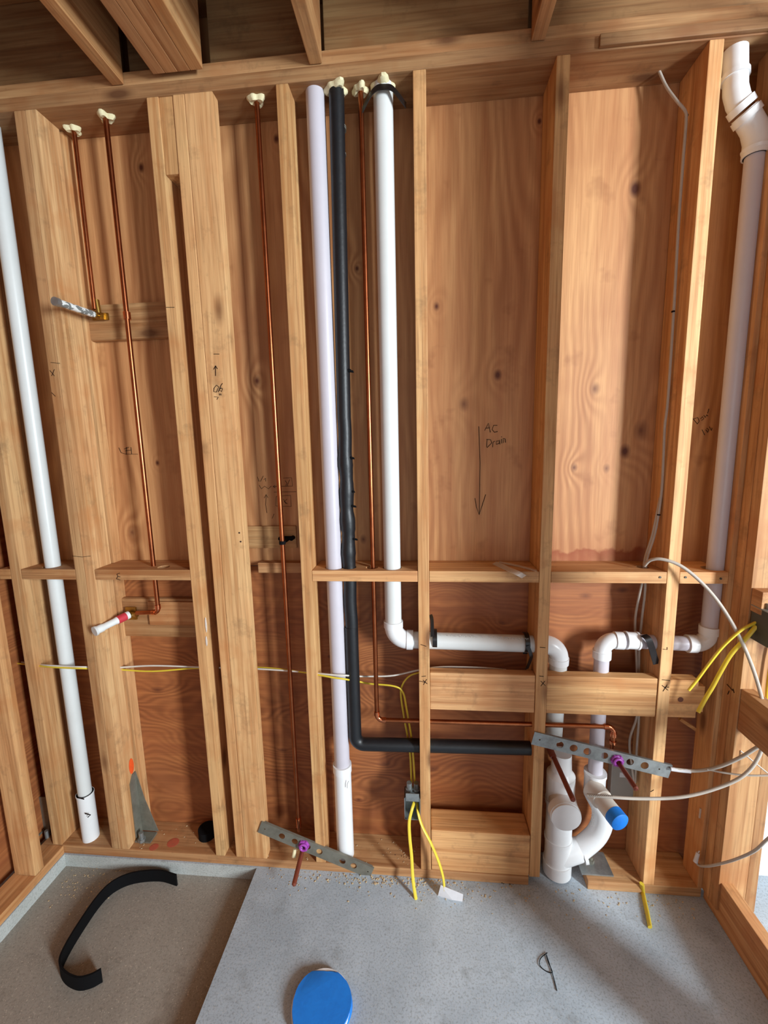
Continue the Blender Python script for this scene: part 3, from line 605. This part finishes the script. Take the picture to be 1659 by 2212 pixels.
# perforated strap plates
def strap(pa, pb, wdt, label, holes, mat=GALV):
    L = (pb-pa).length; bm = bmesh.new(); bbox(bm, (0, -.0012, -wdt/2), (L, .0012, wdt/2))
    o = link('strap_plate', bm, mat, None, loc=(0, 0, 0))
    o = cut(o, [((x*L, -.02, 0), (x*L, .02, 0), r) for x, r in holes])
    lip = bmesh.new(); bbox(lip, (0, .0012, wdt/2-.0015), (L, .008, wdt/2)); lo = link('folded_edge', lip, mat, o); 
    ang = math.atan2(pb.z-pa.z, pb.x-pa.x); o.location = pa; o.rotation_euler = (0, -ang, 0)
    tag(o, label, 'bracket'); return o, L
sA, LA = strap(W(561, 1786, -.004), W(803, 1886, -.004), .052, 'grey perforated steel strap tilted across the foot of the left studs', [(.20, .0125), (.315, .0125), (.43, .012), (.535, .0125), (.74, .0125), (.84, .0125), (.045, .003), (.965, .003)], GALVD)
sB, LB = strap(W(1151, 1594, -.004), W(1448, 1667, -.004), .050, 'pale perforated steel strap fixed between two studs in front of the drains', [(.20, .0125), (.30, .0135), (.40, .0135), (.525, .0125), (.61, .012), (.71, .0125), (.815, .0135), (.05, .003), (.92, .003)])
bm = bmesh.new()
for k in (.025, .075, .095, .115, .14, .155, .885, .9, .945, .97):
    bmesh.ops.create_cone(bm, cap_ends=True, segments=8, radius1=.0018, radius2=.0018, depth=.0008, matrix=Matrix.Translation((k*LB, -.0016, random.uniform(-.004, .004))) @ Matrix.Rotation(math.pi/2, 4, 'X'))
link('stamped_dots', bm, INK, sB, loc=(0, 0, 0))
def ring(p, label):
    bm = bmesh.new(); n = 20
    for k in range(n):
        pass
    sweep(bm, [p+Vector((.0155*math.cos(2*math.pi*k/24), -.004, .0155*math.sin(2*math.pi*k/24))) for k in range(25)], .0055, 8, cap=False)
    sweep(bm, [p+Vector((.0125*math.cos(2*math.pi*k/24), -.014, .0125*math.sin(2*math.pi*k/24))) for k in range(25)], .0045, 8, cap=False)
    for k in range(6): a = k*math.pi/3; bbox(bm, p+Vector((.019*math.cos(a)-.003, -.010, .019*math.sin(a)-.003)), p+Vector((.019*math.cos(a)+.003, .002, .019*math.sin(a)+.003)), .001)
    o = link('insulator_ring', bm, PURPLE, None, True); tag(o, label, 'ring')
ring(W(657, 1824, -.004), 'purple plastic ring in the left tilted strap'); ring(W(1332, 1641, -.004), 'purple plastic ring in the right strap holding a copper stub')
bm = bmesh.new(); q = W(637, 1840, -.01); cyl(bm, q+Vector((0, 0, .012)), q+Vector((-.002, -.01, -.012)), .006, 10, .009); o = link('foam_plug', bm, SFOAM, None, True); tag(o, 'small tan plug stuck to the left strap beside the purple ring', 'plug')

# black hanger straps
def hanger(ptsl, label, wd=.018):
    bm = bmesh.new(); P = smoothpts(ptsl, 5); t = .0016; rows = []
    for i, p in enumerate(P):
        d = (P[min(i+1, len(P)-1)]-P[max(i-1, 0)]).normalized(); rows.append((p, d))
    return bm, rows
def ribbon(name, ptsl, wvec, mat, label, cat, th=.002, parent=None, n=5):
    P = smoothpts(ptsl, n); bm = bmesh.new(); prev = None; wv = Vector(wvec)
    for i, p in enumerate(P):
        d = (P[min(i+1, len(P)-1)]-P[max(i-1, 0)]).normalized(); nn = d.cross(wv).normalized()*th/2
        r = [bm.verts.new(p+s*wv/2+t*nn) for s, t in ((-1, -1), (1, -1), (1, 1), (-1, 1))]
        if prev:
            for k in range(4): bm.faces.new((prev[k], prev[(k+1) % 4], r[(k+1) % 4], r[k]))
        else: bm.faces.new(r)
        prev = r
    bm.faces.new(prev[::-1]); o = link(name, bm, mat, parent, True)
    if parent is None: tag(o, label, cat)
    return o
zs = W(828, 205, -.0).z
ribbon('pipe_strap', [W(783, 238, .03), W(800, 205, .01), W(815, 190, .006), W(830, 188, .003), W(846, 190, .006), W(860, 205, .01), W(877, 228, .03)], (0, .006, .020), STRAPB, 'black plastic strap over the top of the bright white pipe', 'strap')
def vring(xc, yc, zc, r, label, tail, wd=.016):
    pts = [Vector((xc, yc-r*math.cos(a), zc+r*math.sin(a))) for a in [math.radians(x) for x in range(120, -121, -20)]]
    pts += tail
    return ribbon('pipe_strap', pts, (wd, 0, 0), STRAPB, label, 'strap', .003, n=3)
xq = W(937, 1370, .01).x
vring(xq+.004, PY, zH+.006, .032, 'black strap on the white pipe just right of the middle stud', [Vector((xq, .10, zH-.02))])
ribbon('pipe_strap', [W(934, 1375, .008), W(933, 1340, .03), W(930, 1328, .05)], (.012, 0, .004), STRAPB, 'loose upper tail of the black strap beside the middle stud', 'strap')
xq = W(1142, 1380, .01).x
vring(xq, PY+.004, zH-.004, .033, 'black strap on the white pipe near the right stud, tail hanging down', [Vector((xq, .05, zH-.05))])
ribbon('pipe_strap', [W(1140, 1395, .012), W(1147, 1415, .012), W(1146, 1425, .02), W(1138, 1445, .03)], (.012, .003, .003), STRAPB, 'twisted hanging tail of the black strap left of the right stud', 'strap')
xq = W(1398, 1385, .02).x
ribbon('pipe_strap', [W(1390, 1372, .03), W(1400, 1380, .012), W(1408, 1400, .010), W(1413, 1418, .012), W(1418, 1434, .014)], (.02, 0, .006), STRAPB, 'black strap slanting over the right white pipe beside the pale stud', 'strap', .003)
# black pipe clip
cl = empty('pipe_clip', W(617, 1164, .12), 'small black two-eared clip holding the copper riser', 'clip')
bm = bmesh.new()
for u in (605, 629): q = W(u, 1164, .1); cyl(bm, q+Vector((0, .025, 0)), q+Vector((0, 0, 0)), .008, 14)
q = W(617, 1164, .1); bbox(bm, q+Vector((-.02, .008, -.006)), q+Vector((.02, .026, .006)), .002); link('clip_body', bm, BLACK, cl, True)
bm = bmesh.new(); cyl(bm, (c3x, .045, q.z-.008), (c3x, .045, q.z+.004), .0115); bbox(bm, (c3x-.006, .045, q.z-.006), (c3x+.008, .11, q.z+.002), .001); link('clip_saddle', bm, BLACK, cl, True)

# ================================================================ CABLES
def cable(name, pts, r, mat, label, flat=None, cat='cable', n=6):
    bm = bmesh.new(); sweep(bm, smoothpts(pts, n), r, 10, flat=flat); o = link(name, bm, mat, None, True); return tag(o, label, cat)
grey = empty('hanging_cable', W(1423, 155, .09), 'grey cable hanging from the top plate down beside the pale right stud', 'cable')
bm = bmesh.new(); sweep(bm, smoothpts([WZ(1423, 152, ZT+.004), W(1440, 188, .08), W(1462, 218, .06), W(1480, 240, .055), W(1482, 262, .055), W(1476, 340, .06), W(1466, 480, .06), W(1456, 660, .06), W(1443, 860, .06), W(1436, 920, .06), W(1433, 990, .06), W(1428, 1070, .06), W(1415, 1150, .06), W(1398, 1205, .06), W(1394, 1240, .06)], 6), .0042, 10); link('cable_jacket', bm, GCAB, grey, True)
bm = bmesh.new(); sweep(bm, smoothpts([W(1426, 1075, .066), W(1410, 1152, .066), W(1393, 1208, .066), W(1390, 1245, .066), W(1380, 1290, .066), W(1372, 1340, .10), W(1374, 1400, .105), W(1376, 1450, .10), W(1378, 1500, .09), W(1375, 1550, .085), W(1360, 1600, .08), W(1366, 1660, .08), W(1370, 1690, .08)], 6), .0042, 10); link('second_strand', bm, GCAB, grey, True)
bm = bmesh.new(); sweep(bm, smoothpts([W(1394, 1240, .06), W(1393, 1280, .066), W(1386, 1340, .10), W(1381, 1400, .105), W(1380, 1460, .10), W(1380, 1550, .085), W(1376, 1610, .08), W(1372, 1690, .08)], 6), .0042, 10); link('third_strand', bm, GCAB, grey, True)
bm = bmesh.new()
for u, v in ((1483, 250), (1454, 673), (1423, 1112)): q = W(u, v, .058); cyl(bm, q+Vector((0, 0, .002)), q-Vector((0, 0, .002)), .005, 10)
link('cable_tie', bm, INK, grey)
cable('looped_cable', [W(1392, 1222, .03), W(1405, 1210, .01), W(1430, 1208, -.01), W(1470, 1222, -.03), W(1515, 1258, -.05), W(1560, 1312, -.07), W(1602, 1385, -.10), W(1635, 1470, -.12), W(1652, 1550, -.13), W(1645, 1620, -.13), W(1610, 1672, -.12), W(1550, 1702, -.10), W(1470, 1722, -.08), W(1380, 1725, -.07), W(1300, 1720, -.06), W(1268, 1717, -.05)], .0053, GCAB, 'grey cable looping in a wide arc from the flat block down to the drains')
strokes('printed_marking', [[(1272+k*4, 1716), (1275+k*4, 1720)] for k in range(13)], -.0665, bpy.data.objects['looped_cable'], INK, .0007)
lb = cable('looped_cable', [W(1452, 1661, -.012), W(1500, 1665, -.03), W(1550, 1657, -.07), W(1600, 1636, -.11), W(1640, 1612, -.14), W(1700, 1585, -.18)], .0056, GCAB, 'grey cable leaving the right end of the pale strap toward the right edge')
bm = bmesh.new(); sweep(bm, smoothpts([W(1449, 1661, -.012), W(1470, 1664, -.018), W(1492, 1666, -.026)], 4), .0066, 10); link('white_label_sleeve', bm, PAPER, lb, True)
cable('thin_cable', [W(1528, 1662, -.055), W(1570, 1670, -.08), W(1620, 1675, -.11), W(1700, 1674, -.14)], .003, GCAB, 'thin grey cable branching to the right edge below the looped cable')
cable('white_pull_cord', [W(1600, 1622, -.0765), W(1625, 1643, -.10), W(1658, 1670, -.13)], .0022, WCAB, 'short white cord across the pale side of the right post', cat='cord')
tl = cable('coaxial_cable', [WX(1700, 1780, .985), WX(1659, 1812, .985), WX(1630, 1838, .985), WX(1590, 1856, .985), WX(1555, 1866, .982), WX(1525, 1871, .975), W(1508, 1868, -.01), W(1503, 1856, -.012)], .0042, GCAB, 'grey cable curling up to a white taped tip near the right corner floor')
bm = bmesh.new(); q0, q1 = W(1502, 1862, -.012), W(1508, 1842, -.008); cyl(bm, q0, q1, .0075, 10, .006); cyl(bm, q1, q1+Vector((.004, 0, .008)), .002, 8); link('taped_tip', bm, PAPER, tl, True)
# white and yellow runs through the wall at waist height
Yc = .075
cable('white_cable', [W(-60, 1420, Yc), W(0, 1424, Yc), W(60, 1432, Yc), W(100, 1437, .013), W(150, 1440, .009), W(185, 1441, .012), W(250, 1442, .07), W(330, 1438, .08), W(430, 1441, .08), W(560, 1445, .08), W(660, 1452, .04), W(700, 1456, .012), W(722, 1458, .006), W(745, 1459, .010), W(760, 1460, .05), W(778, 1461, .085), W(800, 1461, .09), W(850, 1459, .08), W(905, 1447, .08), W(950, 1441, .07), W(1000, 1441, .07), W(1050, 1443, .08), W(1092, 1447, .10)], .0034, WCAB, 'white cable running sideways through the studs at waist height', flat=(1, 1.7))
cable('yellow_cable', [W(-60, 1424, Yc), W(20, 1431, Yc), W(100, 1440, .012), W(150, 1443, .007), W(185, 1444, .011), W(250, 1446, .075), W(330, 1450, .085), W(430, 1443, .085), W(560, 1442, .09), W(640, 1450, .05), W(700, 1460, .010), W(722, 1464, .004), W(745, 1467, .008), W(760, 1470, .045), W(778, 1473, .085), W(800, 1477, .085), W(850, 1482, .07), W(870, 1495, .07), W(878, 1530, .07), W(888, 1590, .07), W(893, 1640, .06), W(896, 1690, .05)], .0034, YEL, 'yellow cable running beside the white one then down to the steel outlet box', flat=(1, 1.5))
cable('yellow_cable', [W(908, 1452, .08), W(885, 1460, .075), W(870, 1478, .075), W(866, 1500, .085), W(873, 1550, .085), W(885, 1620, .07), W(889, 1690, .05)], .0030, YEL, 'second yellow cable dropping from the middle stud down to the steel outlet box', flat=(1, 1.4))
# outlet box in the middle bay
qa, qb = W(873, 1704, 0), W(907, 1772, 0)
ob = empty('outlet_box', ((qa.x+qb.x)/2, .02, qb.z), 'small open steel outlet box on the left side of the middle stud', 'electrical box')
bx0, bx1, bz0, bz1 = qa.x, -.0195, qb.z+.004, W(890, 1722, 0).z; by = .05
bm = bmesh.new(); t = .002
bbox(bm, (bx0, by-t, bz0), (bx1, by, bz1)); bbox(bm, (bx0, -.004, bz0), (bx0+t, by, bz1)); bbox(bm, (bx1-t, -.004, bz0), (bx1, by, bz1)); bbox(bm, (bx0, -.004, bz0), (bx1, by, bz0+t)); bbox(bm, (bx0, -.004, bz1-t), (bx1, by, bz1)); link('box_shell', bm, GALV, ob)
bm = bmesh.new(); bbox(bm, (bx0+.006, -.007, bz1-.012), (bx1-.004, -.004, bz1+.02), .001); link('mounting_tab', bm, GALV, ob)
bm = bmesh.new()
for x in (bx0+.018, bx1-.014): cyl(bm, (x, .03, bz1), (x, .03, bz1+.035), .010, 14); cyl(bm, (x, .03, bz1+.008), (x, .03, bz1+.014), .014, 14)
link('cable_clamp', bm, GALV, ob, True)
cable('yellow_cable', [W(895, 1732, .02), W(890, 1748, -.005), W(884, 1775, -.02), W(885, 1810, -.03), W(889, 1850, -.04), W(892, 1900, -.06), W(899, 1945, -.08), W(908, 1986, -.10)], .0042, YEL, 'yellow cable end hanging straight out of the steel outlet box', flat=(1, 1.5))
yc = cable('yellow_cable', [W(901, 1735, .03), W(903, 1755, .0), W(912, 1785, -.02), W(930, 1820, -.035), W(947, 1860, -.045), W(957, 1895, -.055), W(960, 1922, -.06)], .0042, YEL, 'yellow cable end curving right out of the outlet box to a paper label', flat=(1, 1.5))
bm = bmesh.new(); c = [W(u, v, -.062) for u, v in ((952, 1912), (1000, 1926), (996, 1956), (945, 1938))]
c[1].y -= .01; c[2].y -= .02; vs = [bm.verts.new(p) for p in c]; f = bm.faces.new(vs); r = bmesh.ops.extrude_face_region(bm, geom=[f]); bmesh.ops.translate(bm, verts=[v for v in r['geom'] if isinstance(v, bmesh.types.BMVert)], vec=(0, .0006, 0))
o = link('paper_label', bm, PAPER); tag(o, 'white paper label folded on the tip of the right yellow cable', 'label')
cable('yellow_cable', [W(1386, 1915, -.012)+Vector((0, 0, .012)), WZ(1388, 1925, .006), WZ(1392, 1945, .005), WZ(1398, 1972, .006), WZ(1404, 2003, .006)], .0055, YEL, 'short yellow cable piece lying on the floor below the right stud', flat=(1, 1.5))
# right metal box with yellow cables
rb = empty('outlet_box', (1.03, -.12, 1.06), 'grey metal outlet box with pale blue face at the right edge', 'electrical box')
zt_, zb_ = WX(1624, 1306, 1.0).z, WX(1655, 1385, 1.0).z
zt_, zb_ = 1.145, 1.040
bm = bmesh.new(); bbox(bm, (1.002, -.152, zb_), (1.06, -.078, zt_), .003); bd = link('box_shell', bm, DGREY, rb)
bm = bmesh.new(); bbox(bm, (1.004, -.1545, zb_+.003), (1.058, -.1525, zt_-.003)); link('blue_face', bm, BLUEM, rb)
bm = bmesh.new(); bbox(bm, (.998, -.156, zt_), (1.062, -.08, zt_+.003)); cyl(bm, (1.02, -.12, zt_), (1.02, -.12, zt_+.02), .010, 12); link('top_tab', bm, GALV, rb)
cable('yellow_cable', [WX(1632, 1345, 1.004), W(1600, 1362, -.10), W(1562, 1396, -.08), W(1530, 1436, -.065), W(1508, 1466, -.055), W(1488, 1491, -.05)], .0045, YEL, 'upper yellow cable end sticking out of the right metal box', flat=(1, 1.5))
cable('yellow_cable', [WX(1634, 1352, 1.004), W(1612, 1378, -.10), W(1580, 1412, -.085), W(1556, 1452, -.075), W(1540, 1482, -.07), W(1525, 1507, -.065), W(1508, 1538, -.06)], .0042, YEL, 'lower yellow cable end sticking out of the right metal box', flat=(1, 1.5))
cable('yellow_cable', [W(1672, 1400, -.09), W(1664, 1440, -.09), W(1657, 1500, -.09), W(1660, 1530, -.09)], .0040, YEL, 'yellow cable at the extreme right edge below the metal box', flat=(1, 1.3))

# ================================================================ HARDWARE AND DEBRIS
# hold-down bracket on the doubled stud
hd = empty('hold_down', (-1.19, .05, .04), 'grey steel hold-down bracket with bolt at the foot of the doubled stud', 'bracket')
def prism(bm, pts, d):
    vs = [bm.verts.new(p) for p in pts]; f = bm.faces.new(vs); r = bmesh.ops.extrude_face_region(bm, geom=[f])
    bmesh.ops.translate(bm, verts=[v for v in r['geom'] if isinstance(v, bmesh.types.BMVert)], vec=d)
xf = -1.2105
def sideP(u, v, x=xf): return WX(u, v, x)
bm = bmesh.new(); prism(bm, [(xf, .042, .30), (xf, .062, .33), (xf, .078, .33), (xf, .082, .05), (xf, .04, .05)], (.003, 0, 0)); link('back_plate', bm, GALVD, hd)
bm = bmesh.new(); prism(bm, [(xf+.003, .078, .33), (xf+.003, .078, .05), (xf+.075, .078, .05), (xf+.03, .078, .20)], (0, .003, 0)); link('side_gusset', bm, GALVD, hd)
bm = bmesh.new(); bbox(bm, (xf+.003, .03, .040), (xf+.07, .078, .046)); link('base_plate', bm, GALVD, hd)
bm = bmesh.new(); cyl(bm, (xf+.03, .035, .04), (xf+.03, .035, .085), .009, 12); cyl(bm, (xf+.03, .035, .046), (xf+.03, .035, .058), .015, 6); link('bolt', bm, GALV, hd, True)
h2 = empty('hold_down', (-1.60, .03, .04), 'dull steel hold-down bracket in the far left corner behind the leftmost studs', 'bracket')
bm = bmesh.new(); a = [W(u, v, .06) for u, v in ((82, 1722), (105, 1722), (108, 1835), (72, 1832))]; prism(bm, a, (0, .003, 0)); link('back_plate', bm, GALVD, h2)
bm = bmesh.new(); a = W(95, 1832, .06); bbox(bm, (a.x-.05, .0, .04), (a.x+.02, .06, .046)); link('base_plate', bm, GALVD, h2)
bm = bmesh.new(); q = W(103, 1812, .03); cyl(bm, q+Vector((0, 0, .04)), q+Vector((0, 0, -.03)), .008, 10); link('bolt', bm, GALV, h2, True)
h3 = empty('plate_washer', (.68, .05, .038), 'square steel plate washer lying on the short bottom plate piece at right', 'washer')
bm = bmesh.new(); bbox(bm, (.585, .02, .0385), (.70, .115, .044), .001); link('washer', bm, GALV, h3)
bm = bmesh.new(); cyl(bm, (.635, .07, .044), (.635, .07, .056), .013, 6); cyl(bm, (.635, .07, .05), (.635, .07, .066), .007, 12); link('bolt', bm, GALVD, h3)
gb = empty('plumbing_box', W(1350, 1690, .12), 'grey plastic box fixed to the plywood behind the right strap', 'box')
a, b = W(1322, 1652, .11), W(1378, 1722, .11); bm = bmesh.new(); bbox(bm, (a.x, .11, b.z), (b.x, .139, a.z), .004); link('shell', bm, plain('grey_plastic', (150, 146, 140), .4), gb)
bm = bmesh.new(); bbox(bm, (a.x+.03, .108, a.z-.05), (a.x+.05, .11, a.z-.03)); link('latch', bm, PAPER, gb)
# offcut behind backing board end
a, b = W(1468, 1552, .09), W(1510, 1580, .09); bm = bmesh.new(); sweep(bm, [a, b], .008, 4); o = link('wood_offcut', bm, LX); o.color = (.9, .8, .65, 1); tag(o, 'small wood offcut slanting below the rounded end of the backing board', 'offcut')
# plastic strip on block
ribbon('plastic_strip', [WZ(1068, 1216, 1.2255), WZ(1095, 1228, 1.2265), WZ(1118, 1238, 1.228), W(1132, 1246, -.01)], (.02, .02, .004), FILM, 'clear plastic strip lying on the flat block below the AC Drain arrow', 'strip', .001)
ribbon('plastic_strip', [WZ(1078, 1214, 1.2255), WZ(1118, 1222, 1.2265), WZ(1160, 1233, 1.2265)], (.006, .02, .0), FILM, 'thinner plastic strip beside the clear one, touching the stud', 'strip', .001)
# orange paint marks
bm = bmesh.new(); q = WX(284, 1655, xf)
bmesh.ops.create_uvsphere(bm, u_segments=16, v_segments=10, radius=1, matrix=Matrix.Translation((xf+.0, q.y, q.z)) @ Matrix.Diagonal((.0008, .014, .034, 1))); link('orange_paint_mark', bm, ORANGE, s2b)
for (u, v, r, m) in ((374, 1820, .024, 0), (321, 1847, .018, 0), (320, 1805, .016, 0)):
    q = WZ(u, v, .038); bm = bmesh.new(); bmesh.ops.create_uvsphere(bm, u_segments=20, v_segments=8, radius=1, matrix=Matrix.Translation((q.x, max(q.y, r), .0378)) @ Matrix.Diagonal((r, r*.9, .0008, 1))); link('faded_paint_mark', bm, ROSE, bp)
# black disc/pipe end in the third bay
q = W(449, 1795, .09); bm = bmesh.new(); cyl(bm, (q.x, .085, .039), (q.x, .085, .075), .035, 24); o = link('black_plug', bm, BLACK, None, True); tag(o, 'black rubber plug on the bottom plate half hidden behind the narrow stud', 'plug')
# black edging strip on the shower recess floor
pts = [WZ(u, v, RZ) for u, v in ((383, 1913), (345, 1903), (290, 1908), (248, 1926), (215, 1958), (176, 2015), (146, 2066), (133, 2100), (143, 2124), (170, 2138), (198, 2133), (222, 2120))]
ribbon('rubber_strip', [p+Vector((0, 0, .0255)) for p in pts], (0, 0, .050), BLACK, 'black rubber strip standing on edge in a C curve in the shower recess', 'strip', .006, n=6)
# toilet flange covered in tape
fx, fy = -.312, -.412
fl = empty('toilet_flange', (fx, fy, 0), 'toilet flange on the floor covered with bright blue tape, white rim showing', 'flange')
bm = bmesh.new(); cyl(bm, (fx, fy, .0), (fx, fy, .020), .088, 40, .088); link('flange_rim', bm, PVCF, fl, True)
bm = bmesh.new(); random.seed(5); N = 44; top = []; bot = []; mid = []
for k in range(N):
    a = 2*math.pi*k/N; r = .0895+.0022*math.sin(3*a+1)+random.uniform(-.0006, .0006)
    if 1.15 < a < 2.2: r -= .009*math.sin((a-1.15)/1.05*math.pi)
    top.append(bm.verts.new((fx+r*.97*math.cos(a), fy+r*.97*math.sin(a), .0235))); bot.append(bm.verts.new((fx+r*math.cos(a), fy+r*math.sin(a), .0215 if 1.15 < a < 2.2 else .003)))
for k in range(N): j = (k+1) % N; bm.faces.new((bot[k], bot[j], top[j], top[k]))
bm.faces.new(top)
link('blue_tape_cover', bm, BTAPE, fl, True)
# crumbs of sawdust along the plate
bm = bmesh.new(); random.seed(11)
def crumb(x, y, z, s): 
    bmesh.ops.create_icosphere(bm, subdivisions=1, radius=s, matrix=Matrix.Translation((x, y, z+s*.4)) @ Matrix.Rotation(random.uniform(0, 6), 4, 'Z') @ Matrix.Diagonal((random.uniform(.6, 2.0), 1, .5, 1)))
for k in range(260): crumb(random.uniform(-.62, .95), -abs(random.gauss(0, .045))-.004, 0, random.uniform(.0009, .0028))
for k in range(140): crumb(random.gauss(-.1, .15), -abs(random.gauss(0, .02))-.006, 0, random.uniform(.0015, .0038))
for k in range(120): crumb(random.uniform(-1.2, .3), random.uniform(.004, .13), .0375, random.uniform(.001, .003))
for k in range(120): crumb(random.uniform(-1.46, -1.2), random.gauss(-.07, .04), RZ, random.uniform(.001, .003))
o = link('sawdust', bm, plain('wood_crumbs', (206, 186, 150), .8, var=.5, varcol=(160, 126, 84), scale=40), None, loc=(0, 0, 0)); tag(o, 'pale sawdust and crumbs scattered along the foot of the wall', 'sawdust', kind='stuff')
# tie wire on floor right
cable('tie_wire', [WZ(u, v, .003) for u, v in ((1182, 2058), (1168, 2070), (1166, 2085), (1180, 2098), (1193, 2100), (1185, 2080), (1180, 2062))]+[WZ(1192, 2098, .003), WZ(1198, 2120, .002), WZ(1203, 2140, .002)], .0012, BLACK, 'thin dark loop of wire on the concrete at lower right', cat='wire')

# repeats of one kind share a group
GROUPS = {'wall_stud': 'framing studs', 'fire_block': 'flat blocks in a row at mid height', 'ceiling_joist': 'ceiling joists', 'rim_board': 'rim boards between the joists',
          'top_plate': 'top plates', 'bottom_plate': 'bottom plates', 'backing_board': 'wide backing boards below mid height', 'backing_plate': 'backing boards on the plywood',
          'copper_pipe': 'thin copper pipes', 'vent_pipe': 'white plastic pipes', 'copper_stub': 'copper stub-outs', 'strap_plate': 'perforated steel straps',
          'insulator_ring': 'purple plastic rings', 'pipe_strap': 'black plastic pipe straps', 'yellow_cable': 'yellow electrical cables', 'looped_cable': 'grey looping cables',
          'hold_down': 'steel hold-down brackets', 'plastic_strip': 'clear plastic strips', 'outlet_box': 'metal outlet boxes'}
for o in C.objects:
    if o.parent is None and 'label' in o and 'group' not in o:
        g = GROUPS.get(o.name.split('.')[0])
        if g: o['group'] = g
